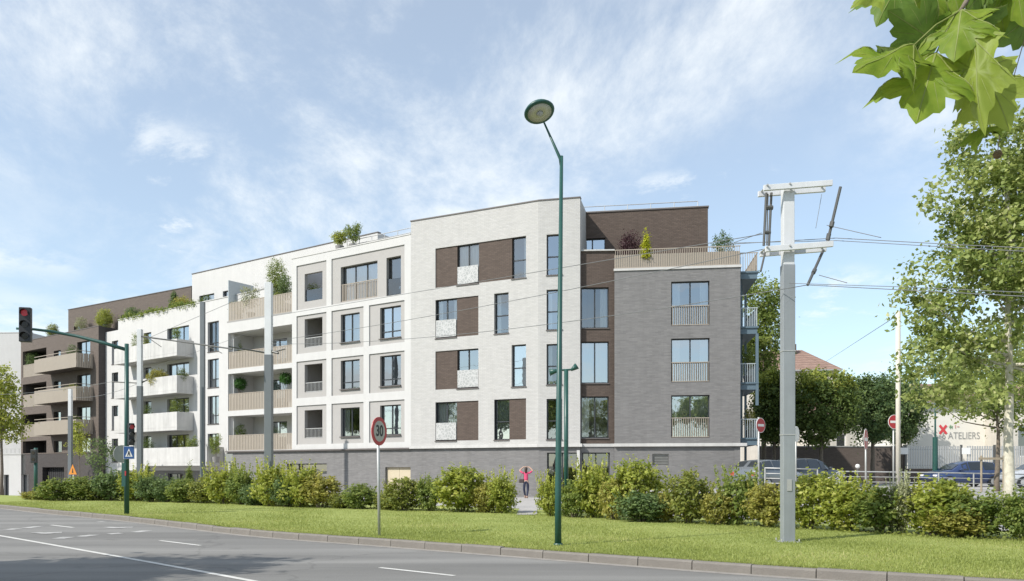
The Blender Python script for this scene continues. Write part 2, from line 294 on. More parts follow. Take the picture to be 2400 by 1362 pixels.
def zp(x, y):
    return .145 + .55*sm((x+1)/9)*sm((y-interp(HL,x)-4.2)/8) - .95*sm((-x-16)/22)*sm((y-41)/28)
def smoothline(P, step):
    # Catmull-Rom resample
    out = []
    for i in range(len(P)-1):
        p0 = Vector((*P[max(i-1,0)],0)); p1 = Vector((*P[i],0)); p2 = Vector((*P[i+1],0)); p3 = Vector((*P[min(i+2,len(P)-1)],0))
        n = max(2, int((p2-p1).length/step))
        for k in range(n):
            t = k/n
            out.append(.5*((2*p1)+(p2-p0)*t+(2*p0-5*p1+4*p2-p3)*t*t+(3*p1-p0-3*p2+p3)*t**3))
    out.append(Vector((*P[-1],0))); return out
KL = smoothline(KB, .5)
b = MB(); b.quad((-3000,-3000,-1.05),(3000,-3000,-1.05),(3000,3000,-1.05),(-3000,3000,-1.05)); structure(b.build('ground', M['earth']))
b = MB(); pts = [(p.x,p.y,0) for p in KL]
for i in range(len(pts)-1):
    p, q = pts[i], pts[i+1]; b.quad((p[0]-10,p[1]-48,0),(q[0]-10,q[1]-48,0),(q[0],q[1]+.1,0),(p[0],p[1]+.1,0))
structure(b.build('road', M['asphalt']))
# gutter channel beside the kerb, near-side pavement behind the camera
b = MB()
for i in range(len(KL)-1):
    p, q = KL[i], KL[i+1]; t = (q-p).normalized(); n = Vector((t.y,-t.x,0))
    b.quad(p+n*.22+Vector((0,0,.004)), q+n*.22+Vector((0,0,.004)), q+Vector((0,0,.004)), p+Vector((0,0,.004)))
M['gutter'] = mat('gutter_concrete', (.27,.25,.225), .9, noise=.2, nscale=3, bump=.3)
structure(b.build('gutter', M['gutter']))
b = MB()
for i in range(len(KL)-1):
    p, q = KL[i]+Vector((-5,-10,0)), KL[i+1]+Vector((-5,-10,0))
    b.quad((p.x-4,p.y-32,.12),(q.x-4,q.y-32,.12),(q.x,q.y,.12),(p.x,p.y,.12)); b.quad((p.x,p.y,.12),(q.x,q.y,.12),(q.x,q.y,0),(p.x,p.y,0))
structure(b.build('pavement_near', M['paving']))
# lawn: strip between the kerb and the back of the hedge bed
xs = np.arange(-58, 58, .5); b = MB(); rows = []
for x in xs:
    y0 = float(np.interp(x, [p.x for p in KL], [p.y for p in KL])) + .13; y1 = interp(HL, x) + 4.2
    ts = np.linspace(0, 1, 12); rows.append([(x, y0+(y1-y0)*t, .135 + .02*math.sin(x*1.3+t*5)*t*(1-t)*2 + .03*t*(1-t)) for t in ts])
for i in range(len(rows)-1):
    for k in range(11): b.quad(rows[i][k], rows[i+1][k], rows[i+1][k+1], rows[i][k+1])
structure(b.build('lawn', M['lawn'], smooth=True))
b = MB(); rows = []
for x in np.arange(-100, 100, 2.0):
    y1 = interp(HL, x)+4.0; ys = [y1 + (130-y1)*(k/28)**1.5 for k in range(29)]
    rows.append([(x, y, zp(x,y)) for y in ys])
for i in range(len(rows)-1):
    for k in range(28): b.quad(rows[i][k], rows[i+1][k], rows[i+1][k+1], rows[i][k+1])
structure(b.build('pavement', M['paving'], smooth=True))
# kerb stones, each its own piece
kerb = empty('kerb', (0,0,0)); structure(kerb)
cum = [0]
for i in range(1, len(KL)): cum.append(cum[-1]+(KL[i]-KL[i-1]).length)
def along(s):
    i = int(np.searchsorted(cum, s))-1; i = max(0, min(i, len(KL)-2)); t = (s-cum[i])/(cum[i+1]-cum[i]); return KL[i].lerp(KL[i+1], t)
kmesh = []
for v in range(4):
    k = MB(); h = .148+.004*v
    k.v = []; prof = [(-.002,-.1),(-.002,h-.03),(.018,h),(.16,h),(.16,-.1)]
    L_ = .985
    for x in (-L_/2, L_/2):
        for (y,z) in prof: k.v.append((x, y, z))
    n5 = 5
    for j in range(n5): k.f.append((j, (j+1)%n5, n5+(j+1)%n5, n5+j)[::-1]); k.m.append(0)
    k.f.append((0,1,2,3,4)); k.f.append((9,8,7,6,5)); k.m += [0,0]
    me = k.mesh('kerb_stone', M['kerb']); kmesh.append(me)
s0 = 30
while s0 < cum[-1]-30:
    p, q = along(s0), along(s0+1.0); mid = (p+q)/2
    if -27 < mid.x < 12:
        o = bpy.data.objects.new('kerb_stone', kmesh[random.randrange(4)]); COL.objects.link(o); o.parent = kerb
        o.location = (mid.x, mid.y, random.uniform(-.006,.004)); o.rotation_euler = (0, 0, math.atan2(q.y-p.y, q.x-p.x)+random.uniform(-.006,.006)); o.scale = ((q-p).length, 1, 1)
    s0 += 1.0
# painted markings
def stripe(name, pts, w, m, z=.006):
    b = MB(); P = [Vector((*p,0)) for p in pts]
    for i in range(len(P)-1):
        t = (P[i+1]-P[i]).normalized(); n = Vector((-t.y,t.x,0))*w/2; up = Vector((0,0,z))
        b.quad(P[i]-n+up, P[i+1]-n+up, P[i+1]+n+up, P[i]+n+up)
    o = b.build(name, m); return structure(o)
def gp(px, py): d = ZC*FPX/(py-HOR); return (pxx(px,d), d)
stripe('lane_edge_line', [(-34,31.5),(-24,26.2),gp(-60,1247),gp(0,1256),gp(120,1277),gp(300,1309),gp(450,1336),gp(590,1362),gp(800,1402),(2,8)], .11, M['paint'])
stripe('lane_dash', [gp(375,1267.5),gp(470,1279)], .10, M['paint']); stripe('lane_dash', [gp(890,1331),gp(1065,1350)], .10, M['paint']); stripe('lane_dash', [gp(120,1231),gp(172,1237)], .12, M['paint'])
for a in ((60,1238,92,1234),(135,1263,162,1259),(188,1258,222,1254),(255,1252,285,1250),(315,1248,345,1244),(230,1224,245,1223),(20,1242,42,1239)):
    stripe('crossing_mark', [gp(a[0],a[1]), gp(a[2],a[3])], .32, M['wornpaint'])
for a in ((88,1250,145,1248),(255,1237,312,1236)):
    stripe('lane_arrow', [gp(a[0],a[1]), gp(a[2],a[3])], .30, M['wornpaint']); stripe('lane_arrow', [gp(a[0],a[1]+1), gp(a[0]+22,a[1]-.5)], .75, M['wornpaint'], .010)

# ------------------------------------------------------------------ building kit (facade frame: x along, y inwards, z up)
class Fac:
    def __init__(s, bld, p0, ang): s.b = bld; s.p0 = Vector((p0[0], p0[1], 0)); s.a = R(ang)
    def put(s, mb, name, mats, parent=None, bevel=0, smooth=False, z=0):
        if parent is None:
            return mb.build(name, mats, s.b, s.p0 - s.b.location, s.a, bevel=bevel, smooth=smooth)
        return mb.build(name, mats, parent, bevel=bevel, smooth=smooth)
    def world(s, u, y, z): return s.p0 + Vector((math.cos(s.a)*u - math.sin(s.a)*y, math.sin(s.a)*u + math.cos(s.a)*y, z))
def wall(b, u0, u1, z0, z1, holes, y=0, rev=.24, m=0, mr=None):
    us = sorted({u0,u1,*[h[0] for h in holes],*[h[1] for h in holes]}); zs = sorted({z0,z1,*[h[2] for h in holes],*[h[3] for h in holes]})
    us = [u for u in us if u0 <= u <= u1]; zs = [z for z in zs if z0 <= z <= z1]
    for i in range(len(us)-1):
        for k in range(len(zs)-1):
            cu, cz = (us[i]+us[i+1])/2, (zs[k]+zs[k+1])/2
            if any(h[0] < cu < h[1] and h[2] < cz < h[3] for h in holes): continue
            b.quad((us[i],y,zs[k]),(us[i+1],y,zs[k]),(us[i+1],y,zs[k+1]),(us[i],y,zs[k+1]), m)
    for h in holes:
        r = h[4] if len(h) > 4 else rev; a0,a1,c0,c1 = h[:4]; q = m if mr is None else mr
        b.quad((a0,y,c0),(a0,y,c1),(a0,y+r,c1),(a0,y+r,c0),q); b.quad((a1,y,c0),(a1,y+r,c0),(a1,y+r,c1),(a1,y,c1),q)
        b.quad((a0,y,c1),(a1,y,c1),(a1,y+r,c1),(a0,y+r,c1),q); b.quad((a0,y,c0),(a0,y+r,c0),(a1,y+r,c0),(a1,y,c0),q)
    return b
def window(F, u0, u1, z0, z1, y=.16, nm=1, transom=None, curtain=None, sill=True, gl='glass', room=True, dep=2.6, fw=.055, part='window'):
    e = .0035; a0,a1,c0,c1 = u0+e,u1-e,z0+e,z1-e
    b = MB(); b.box(a0,a0+fw,y,y+.07,c0,c1); b.box(a1-fw,a1,y,y+.07,c0,c1); b.box(a0+fw,a1-fw,y,y+.07,c1-fw,c1); b.box(a0+fw,a1-fw,y,y+.07,c0,c0+fw)
    n = nm+1; wi = (a1-a0-2*fw)
    for k in range(1, n): x = a0+fw+wi*k/n; b.box(x-.035,x+.035,y-.004,y+.066,c0+fw,c1-fw)
    if transom: zt = c0+(c1-c0)*transom; b.box(a0+fw,a1-fw,y-.007,y+.06,zt-.03,zt+.03)
    o = F.put(b, part, M['anthracite'])
    gl2 = random.choice(['glass','glass_c','glass_b','glass']) if gl == 'glass' else gl
    for k in range(n):
        g = MB(); x0 = a0+fw+wi*k/n+.03*(k>0); x1 = a0+fw+wi*(k+1)/n-.03*(k<n-1)
        t = random.uniform(-.004,.004); g.quad((x0,y+.03+t,c0+fw),(x1,y+.03-t,c0+fw),(x1,y+.03-t,c1-fw),(x0,y+.03+t,c1-fw)); g.build('pane', M[gl2], o)
    if sill: s = MB(); s.box(u0-.03,u1+.03,-.05,y-.002,z0-.05,z0-.001); s.build('sill', M['coping'], o)
    if room:
        r = MB(); y0 = y+.075; ex = .6; zf = z0-.05; zt = z1+.25
        r.quad((u0-ex,y0+dep,zf),(u1+ex,y0+dep,zf),(u1+ex,y0+dep,zt),(u0-ex,y0+dep,zt)); r.quad((u0-ex,y0,zf),(u0-ex,y0+dep,zf),(u0-ex,y0+dep,zt),(u0-ex,y0,zt)); r.quad((u1+ex,y0+dep,zf),(u1+ex,y0,zf),(u1+ex,y0,zt),(u1+ex,y0+dep,zt))
        r.quad((u0-ex,y0,zf),(u1+ex,y0,zf),(u1+ex,y0+dep,zf),(u0-ex,y0+dep,zf)); r.quad((u0-ex,y0,zt),(u0-ex,y0+dep,zt),(u1+ex,y0+dep,zt),(u1+ex,y0,zt))
        r.build('room', M['room'], o)
    cu = curtain if curtain is not None else random.choice(['L','R','B',None,'B','F','F'])
    if cu:
        c = MB(); spans = {'L':[(0,.3)],'R':[(.7,1)],'B':[(0,.24),(.76,1)],'F':[(0,1)]}[cu]
        for s0,s1 in spans:
            x0 = u0+(u1-u0)*s0; x1 = u0+(u1-u0)*s1; k = max(4,int((x1-x0)/.05)); P = [(x0+(x1-x0)*i/k, y+.16+.025*math.sin(i*1.9)) for i in range(k+1)]
            for i in range(k): c.quad((*P[i],z0-.03),(*P[i+1],z0-.03),(*P[i+1],z1+.1),(*P[i],z1+.1))
        c.build('curtain', M['curtain'], o)
    return o
def baluster_rail(F, u0, u1, z0, z1, y, pitch, w, name='railing', bar='baluster', m='beige_metal', parent=None, joined=False, top=True, bot=True, dpt=.02):
    b = MB()
    if top: b.box(u0,u1,y-.025,y+.025,z1-.04,z1)
    if bot: b.box(u0,u1,y-.02,y+.02,z0,z0+.035)
    n = max(2, int(round((u1-u0)/pitch)))
    if joined:
        for k in range(n): x = u0+(k+.5)*(u1-u0)/n; b.box(x-w/2,x+w/2,y-dpt/2-.004,y+dpt/2-.004,z0+.036,z1-.041)
        return F.put(b, name, M[m])
    o = F.put(b, name, M[m])
    bb = MB(); bb.box(-w/2,w/2,-dpt/2,dpt/2,z0+.036,z1-.041); me = bb.mesh(bar, M[m])
    for k in range(n):
        q = bpy.data.objects.new(bar, me); COL.objects.link(q); q.parent = o; q.location = (u0+(k+.5)*(u1-u0)/n, y, 0)
    return o
def shell(F, L, z0, z1, dep, mat_, roof=None, name='outer_wall', left=True, right=True, u0=0):
    b = MB()
    if left: b.box(u0,u0+.3,.003,dep,z0,z1)
    if right: b.box(L-.3,L,.003,dep,z0,z1)
    b.box(u0,L,dep,dep+.3,z0,z1); F.put(b, name, M[mat_])
    r = MB(); zr = roof if roof is not None else z1-.4; r.box(u0+.02,L-.02,.02,dep-.01,zr-.25,zr); F.put(r, 'roof', M['roofing'])
FLO = [(3.3,5.5),(6.2,8.4),(9.1,11.28),(12.0,14.2)]

# ================================================================== building A : long white, framed and grey apartment building
A = empty('apartment_building', (0,46,.1)); tag(A, 'long white brick apartment building with framed windows, loggias and grey right wing', 'building')
G = Fac(A, (5.37,41.75), -7.62); C = Fac(A, (1.4,42.3), -12.93); Mn = Fac(A, (-5.82,45.85), -26.17); T = Fac(A, (-19.61,54.8), -32.99)
RC = Fac(A, (3.60,42.06), -3.2); BR = Fac(A, (3.70,44.12), -9.08); S = Fac(A, (-26.63,66.3), -33.93)
GL, CL, ML, TL = 6.41, 2.23, 8.05, 16.44
# grey wing
gw = [(2.92,4.87,3.33,5.54),(2.92,4.87,6.21,8.48),(2.92,4.87,9.14,11.44)]
G.put(wall(MB(), 0, GL, 3.05, 12.08, gw), 'wall', M['grey_brick'])
for i, h in enumerate(gw):
    o = window(G, *h, nm=1, curtain=['F','B','B'][i], sill=False); baluster_rail(G, h[0]+.02, h[1]-.02, h[2]+.03, h[2]+1.05, .035, .115, .03)
b = MB(); b.box(-.04,GL+.06,-.06,.36,12.08,12.20); G.put(b, 'terrace_coping', M['ledge'])
b = MB(); b.box(.0,GL,.36,2.4,11.9,12.1); G.put(b, 'terrace_floor', M['roofing'])
baluster_rail(G, .0, GL+.02, 12.24, 13.22, .10, .115, .028)
b = MB(); b.box(0,GL,.125,.14,12.26,12.95); G.put(b, 'screen_panel', M['beige_metal'])
G.put(wall(MB(), 0, GL, -.3, 2.88, [(1.96,2.79,1.9,2.5)], y=.03), 'base_wall', M['grey_brick'])
b = MB()
for k in range(7): z = 1.92+k*.083; b.quad((1.97,.05,z+.06),(2.78,.05,z+.06),(2.78,.12,z),(1.97,.12,z))
b.box(1.97,2.78,.14,.16,1.9,2.5); G.put(b, 'vent_grille', M['signback'])
b = MB(); b.box(-.02,GL+.32,-.14,.3,2.882,3.045); G.put(b, 'ledge', M['ledge'], bevel=.01)
b = MB(); b.box(GL-.3,GL,.003,9,-.3,12.08); b.box(.0,.3,.42,9,-.3,12.08); b.box(0,GL,9,9.3,-.3,12.08); G.put(b, 'outer_wall', M['grey_brick'])
# steel balconies on the right flank of the grey wing
levels = [2.95, 5.82, 8.70, 11.55]
for i, z in enumerate(levels):
    b = MB(); b.box(GL+.005,GL+.90,.35,4.2,z,z+.30); b.box(GL+.005,GL+.97,.28,4.3,z+.30,z+.38); o = G.put(b, 'balcony', M['blue_steel'])
    top = z+.38+.98; r = MB(); r.box(GL+.02,GL+.93,.33,.37,top-.04,top); r.box(GL+.89,GL+.93,.37,4.2,top-.04,top); rr = r.build('railing', M['pale_bar'] if i < 3 else M['beige_metal'], o)
    bb = MB(); bb.box(-.013,.013,-.013,.013,z+.38,top-.04); me = bb.mesh('baluster', M['pale_bar'] if i < 3 else M['beige_metal'])
    for k in range(8): q = bpy.data.objects.new('baluster', me); COL.objects.link(q); q.parent = rr; q.location = (GL+.07+k*.115,.35,0)
    for k in range(24): q = bpy.data.objects.new('baluster', me); COL.objects.link(q); q.parent = rr; q.location = (GL+.91,.5+k*.15,0)
b = MB(); b.box(GL+.82,GL+.96,.30,.42,5.0,8.70); b.box(GL+.01,GL+.12,.5,.62,2.95,11.5); b.box(GL+.82,GL+.94,4.0,4.12,0,11.5); G.put(b, 'balcony_post', M['blue_steel'])
b = MB(); b.box(GL+.01,GL+.35,1.6,1.7,3.3,11.5); G.put(b, 'balcony_screen', M['blue_steel'])
# brown recess between white corner and grey wing
rw = [(.04,1.50,3.35,5.54),(.04,1.50,6.24,8.44),(.04,1.50,9.15,11.30)]
RC.put(wall(MB(), -.06, 1.86, 3.05, 13.2, rw), 'brown_wall', M['brown_brick'])
for h, k in zip(rw, ('L','F','R')): window(RC, *h, nm=1, curtain=k)
b = MB(); b.box(-.05,1.8,-.10,.3,13.2,13.27); RC.put(b, 'coping', M['ledge'])
b = MB(); b.box(-.05,1.8,.3,2.2,13.0,13.19); RC.put(b, 'terrace_floor', M['roofing'])
b = MB(); b.box(-.06,1.84,-.18,.3,2.884,3.043); RC.put(b, 'ledge', M['ledge'])
RC.put(wall(MB(), -.06, 1.86, -.3, 2.88, [(.10,1.55,-.2,2.58,.4)], y=-.12), 'base_wall', M['grey_brick'])
window(RC, .10,1.55,-.2,2.58, y=.1, nm=1, curtain=False, sill=False, gl='glass_dark', part='entrance_door')
# brown top storey
BR.put(wall(MB(), 0, 6.97, 12.05, 15.86, [(.02,1.46,13.35,14.46)]), 'upper_wall', M['brown_brick']); window(BR, .02,1.46,13.35,14.46, nm=1, curtain=False)
b = MB(); b.box(-.05,7.02,-.05,.3,15.86,15.93); BR.put(b, 'coping', M['coping'])
shell(BR, 6.97, 12.0, 15.86, 7, 'brown_brick')
def roofrail(F, u0, u1, y, z0, z1, n, posts=8, name='roof_rail'):
    b = MB()
    for k in range(n): z = z0+(z1-z0)*(k+1)/n; b.tube([(u0,y,z),(u1,y,z)], .022, 6)
    for k in range(posts): x = u0+(u1-u0)*k/(posts-1); b.tube([(x,y,z0-.5),(x,y,z1)], .022, 6)
    return F.put(b, name, M['galv'])
roofrail(BR, .1, 6.5, .9, 15.95, 16.5, 2, 6)
# white corner and main white facade
cw = [(.44,1.28,z0-.02,z1-.07) for z0, z1 in FLO]
C.put(wall(MB(), 0, CL, 3.05, 15.95, cw), 'wall', M['white_brick'])
for h in cw: window(C, *h, nm=0, transom=.46, curtain=random.choice(['F',None,'L']))
b = MB(); b.box(CL-.3,CL,.004,8,3.05,15.95); C.put(b, 'outer_wall', M['white_brick'])
groups = [((1.65,7.32,11.97,14.2),[('p',1.65,3.05),('w',3.05,4.42),('p',4.42,6.46),('n',6.46,7.32)]),
          ((1.65,4.42,9.1,11.28),[('w',1.65,3.02),('p',3.02,4.42)]), ((5.40,6.28,9.08,11.28),[('n',5.40,6.28)]),
          ((1.65,4.42,6.2,8.37),[('p',1.65,3.05),('w',3.05,4.42)]), ((6.46,7.32,6.14,8.4),[('n',6.46,7.32)]),
          ((1.65,4.42,3.3,5.49),[('w',1.65,3.02),('p',3.02,4.42)]), ((5.40,7.32,3.3,5.5),[('n',5.40,6.30),('p',6.30,7.32)])]
Mn.put(wall(MB(), 0, ML, 3.05, 15.95, [(*g[0],.09) if any(k[0]=='p' for k in g[1]) else g[0] for g in groups]), 'wall', M['white_brick'])
for (u0,u1,z0,z1), items in groups:
    lone = len(items) == 1
    for k, a0, a1 in items:
        if k == 'p':
            b = MB(); b.box(a0+.003,a1-.003,.06,.30,z0+.003,z1-.003); Mn.put(b, 'brick_panel', M['brown_brick'])
        else:
            if not lone:
                b = MB(); b.box(a0+.003,a1-.003,.20,.30,z0-.002,z0+.002); 
            o = window(Mn, a0, a1, z0, z1, y=.17, nm=0 if k == 'n' else 1, transom=.45 if k == 'n' else None)
            if k == 'w':
                b = MB(); b.box(a0+.03,a1-.03,.02,.04,z0+.06,z0+1.02); b.build('guard_panel', M['lace'], o)
b = MB(); b.box(-.03,ML,-.04,.3,15.95,16.01); Mn.put(b, 'coping', M['coping']); b = MB(); b.box(.0,CL+.03,-.04,.3,15.951,16.011); C.put(b, 'coping', M['coping'])
b = MB(); b.box(-.02,ML+.02,-.14,.3,2.88,3.045); Mn.put(b, 'ledge', M['ledge']); b = MB(); b.box(0,CL+.12,-.142,.3,2.882,3.047); C.put(b, 'ledge', M['ledge'])
Mn.put(wall(MB(), 0, ML, -.4, 2.88, [], y=.03), 'base_wall', M['grey_brick'])
C.put(wall(MB(), 0, CL, -.4, 2.88, [(.46,2.05,-.3,2.58,.4)], y=.03), 'base_wall', M['grey_brick'])
window(C, .46,2.05,-.3,2.58, y=.2, nm=1, curtain=False, sill=False, gl='glass_dark', part='entrance_door')
b = MB(); b.box(2.06,2.22,-.05,.028,-.3,2.7); C.put(b, 'entrance_post', M['ledge'])
shell(Mn, ML, 3.0, 15.95, 12, 'white_brick', left=True, right=False)
# framed facade with panels and loggias
cols = [(6.92,9.61),(10.05,12.74),(13.19,15.96)]
prow = [(3.28,5.75),(6.24,8.58),(9.07,11.5),(11.88,14.72)]
panels = [(c[0],c[1],r_[0],r_[1],.07) for c in cols for r_ in prow[:3]] + [(6.92,9.61,*prow[3],.07),(10.05,15.96,*prow[3],.07)]
loggias = [(0.12,6.50,2.98,5.34),(0.12,6.50,5.70,8.24),(0.12,6.50,8.56,11.04)]
T.put(wall(MB(), 0, TL, 2.95, 11.75, [h for h in panels if h[3] < 11.75] + [(*l,.30) for l in loggias]), 'wall', M['white_render'])
T.put(wall(MB(), 6.50, TL, 11.75, 15.22, [h for h in panels if h[3] > 11.75]), 'wall', M['white_render'])
# fine joint grooves that outline the grid bands
def panel(c0, c1, z0, z1, holes):
    T.put(wall(MB(), c0+.003, c1-.003, z0+.003, z1-.003, holes, y=.07), 'grey_panel', M['grey_panel'])
w2 = [(10.78,12.36,a,b_) for a,b_ in ((3.70,5.46),(6.60,8.37),(9.47,11.2))]; w3 = [(14.01,15.63,a,b_) for a,b_ in ((3.72,5.48),(6.60,8.40),(9.42,11.26))]
w1 = [(7.59,9.19,a,b_) for a,b_ in ((3.68,5.45),(6.59,8.35),(9.43,11.25))]
for k in range(3):
    panel(*cols[1], *prow[k], [w2[k]]); panel(*cols[2], *prow[k], [w3[k]]); panel(*cols[0], *prow[k], [(*w1[k],.25)])
    window(T, *w2[k], y=.24, nm=1, transom=.24 if k == 1 else None); window(T, *w3[k], y=.24, nm=1, transom=.22)
    # open loggia window with a bar rail and a small room behind
    h = w1[k]; b = MB(); b.box(h[0]-.3,h[1]+.2,2.0,2.1,h[2]-.3,h[3]+.3); b.box(h[0]-.35,h[0]-.3,.32,2.0,h[2]-.3,h[3]+.3); b.box(h[1]+.2,h[1]+.25,.32,2.0,h[2]-.3,h[3]+.3); b.box(h[0]-.35,h[1]+.25,.32,2.1,h[3]+.3,h[3]+.4); b.box(h[0]-.35,h[1]+.25,.32,2.1,h[2]-.4,h[2]-.3); T.put(b, 'loggia_recess', M['grey_panel'])
    window(T, h[0]+.75,h[1]+.12,h[2]-.25,h[3]-.2, y=1.9, nm=0, sill=False, room=False, curtain='F')
    baluster_rail(T, h[0]+.01,h[1]-.01,h[2]+.02,h[2]+.62,.15,.12,.022, joined=True, m='galv')
panel(*cols[0], *prow[3], [(7.59,9.19,12.36,14.12)]); panel(10.05,15.96,*prow[3], [(10.78,13.80,11.97,14.12),(14.51,15.63,11.89,14.15)])
window(T, 10.78,13.80,11.97,14.12, y=.30, nm=2, curtain=None, sill=False); baluster_rail(T, 10.80,13.78,11.99,13.05,.14,.125,.05, bar='slat')
window(T, 14.51,15.63,11.89,14.15, y=.30, nm=0, curtain='R', sill=False); b = MB(); b.box(14.53,15.61,.16,.175,11.95,12.9); T.put(b, 'glass_guard', M['glass_rail'])
b = MB(); b.box(6.5,10.0,.31,.36,11.95,15.2) if False else b.box(6.5,6.6,.1,3.4,11.95,15.2); T.put(b, 'terrace_side_wall', M['white_render'])
b = MB(); b.box(7.6,9.18,.16,.175,12.4,13.1); T.put(b, 'glass_guard', M['glass_rail'])
b = MB(); b.box(-.03,TL,-.04,.32,15.22,15.29); T.put(b, 'coping', M['coping']) if False else None
b = MB(); b.box(6.46,TL,-.03,.32,15.22,15.28); T.put(b, 'coping', M['ledge'])
b = MB(); b.box(10.0,TL,.6,9,15.0,15.2); T.put(b, 'roof', M['roofing'])
b = MB(); b.box(0,6.5,.0,.32,11.752,11.86); b.box(0.02,10.0,.32,6.6,11.7,11.85); T.put(b, 'terrace_floor', M['roofing'])
baluster_rail(T, .06,6.46,11.88,13.12,.08,.16,.115, bar='slat')
# loggia interiors
for k, l in enumerate(loggias):
    b = MB(); a0,a1,z0,z1 = l; y1 = 2.0
    holes = [(2.05,3.75,z0+.02,z1-.35),(4.3,4.9,z0+.9,z1-.35),(5.55,6.3,z0+.02,z1-.35)]
    wall(b, a0-.1, a1+.1, z0-.02, z1+.02, holes, y=y1, rev=.12)
    b.quad((a0-.02,.29,z0),(a0-.02,y1,z0),(a0-.02,y1,z1),(a0-.02,.29,z1)); b.quad((a1+.02,y1,z0),(a1+.02,.29,z0),(a1+.02,.29,z1),(a1+.02,y1,z1))
    b.quad((a0-.1,.29,z1+.01),(a0-.1,y1,z1+.01),(a1+.1,y1,z1+.01),(a1+.1,.29,z1+.01)); b.quad((a0-.1,.29,z0-.01),(a1+.1,.29,z0-.01),(a1+.1,y1,z0-.01),(a0-.1,y1,z0-.01))
    T.put(b, 'loggia_wall', M['soffit'])
    for j, h in enumerate(holes): window(T, *h, y=y1+.1, nm=1 if j == 0 else 0, sill=False, dep=1.6)
    baluster_rail(T, a0+.01,a1-.01,z0+.01,z0+1.06+.12*(k>0),.06,.16,.115, bar='slat')
b = MB(); b.box(-.02,TL+.02,-.13,.3,2.86,2.948); T.put(b, 'ledge', M['coping'])
bw = [(6.0,9.6,1.42,2.06),(14.44,16.38,-.3,1.82)]
T.put(wall(MB(), 0, TL, -.6, 2.86, bw, y=.04), 'base_wall', M['grey_brick'])
window(T, *bw[0], y=.2, nm=2, curtain=False, sill=False, gl='glass_dark')
b = MB()
for k in range(2): b.box(14.45+k*.965,15.40+k*.965,.2,.25,-.3,1.81)
T.put(b, 'garage_door', M['door_beige'])
b = MB(); b.box(0,.3,.32,12,-.6,11.7); b.box(0,TL,12,12.3,-.6,15.2); T.put(b, 'outer_wall', M['white_render'])
# set back white penthouse
sw = [(.99,2.97,14.6,16.0),(4.08,5.64,14.9,16.0),(9.2,11.6,12.2,15.6)]
S.put(wall(MB(), 0, 21.0, 11.9, 17.92, sw), 'penthouse_wall', M['white_render'])
for h in sw: window(S, *h, nm=1, curtain=None)
b = MB(); b.box(-.03,21.05,-.04,.3,17.92,17.98); S.put(b, 'coping', M['coping'])
b = MB(); b.box(0,.3,.003,8,11.9,17.92); b.box(20.7,21.0,.003,8,11.9,17.92); b.box(0,21,8,8.3,11.9,17.92); b.box(.02,20.98,.02,8,17.3,17.5); S.put(b, 'penthouse_shell', M['white_render'])
roofrail(T, 10.0, TL-.1, 1.4, 15.3, 16.15, 3, 7); roofrail(T, 1.2, 6.4, 5.0, 14.0, 15.0, 2, 5, 'terrace_rail')
b = MB(); b.box(8.0,8.06,-2.4,-.1,12.0,15.9); S.put(b, 'terrace_divider', M['pale_bar'])

# ================================================================== building B : white block with concrete balconies
B = empty('apartment_building', (-28,66,0)); tag(B, 'white rendered apartment block with deep pale concrete balconies, behind the slim masts', 'building')
Wf = Fac(B, (-37.67,72.5), -35.98); WL = 25.0
bh = []
for z0,z1 in ((2.35,4.42),(5.22,7.35),(8.06,10.3),(11.05,13.12)): bh += [(2.42,3.52,z0,z1)]
for z0,z1 in ((2.5,4.48),(5.23,7.42),(8.07,10.3),(10.87,13.21)): bh += [(17.06,18.53,z0,z1)]
for z0,z1 in ((2.15,4.52),(5.1,7.48),(8.05,10.36),(10.95,13.3)): bh += [(11.33,14.48,z0,z1),(7.7,8.9,z0+.7,z1)]
bh += [(11.4,13.6,.55,1.35),(16.6,18.4,.55,1.35)]
Wf.put(wall(MB(), 3.52, WL, 1.6, 14.88, [h for h in bh if h[0] > 3.52 and h[2] > 1.6]), 'wall', M['white_render'])
Wf.put(wall(MB(), 0, 3.52, -.9, 14.02, [h for h in bh if h[0] < 3.5], rev=.3), 'wall', M['white_render'])
Wf.put(wall(MB(), 3.52, WL, -.9, 1.6, bh[-2:], y=.02), 'base_wall', M['grey_brick'])
for h in bh: window(Wf, *h, y=.2, nm=2 if h[1]-h[0] > 3 else (1 if h[1]-h[0] > 1.3 else 0), dep=2, transom=.3 if 17 < h[0] < 17.1 else None)
b = MB(); b.box(3.50,WL,-.04,.3,14.88,14.94); Wf.put(b, 'coping', M['ledge'])
shell(Wf, WL, -.9, 14.0, 12, 'white_render', roof=13.9)
for i, (z0, z1, a0, a1) in enumerate(((10.62,11.95,5.6,15.14),(7.70,9.10,5.6,15.14),(4.77,6.22,5.6,15.14),(1.97,3.42,7.86,19.14))):
    b = MB(); d = 1.45
    b.box(a0,a1,-d,-.003,z0,z0+.22); b.box(a0,a1,-d,-d+.12,z0+.22,z1); b.box(a0,a0+.12,-d+.12,-.003,z0+.22,z1); b.box(a1-.12,a1,-d+.12,-.003,z0+.22,z1)
    o = Wf.put(b, 'balcony', M['concrete'], bevel=.015)
    j = MB()
    for k in range(1, 5): x = a0+(a1-a0)*k/5; j.box(x-.008,x+.008,-d-.003,-d+.002,z0+.02,z1-.01)
    j.build('joint_line', M['signback'], o)
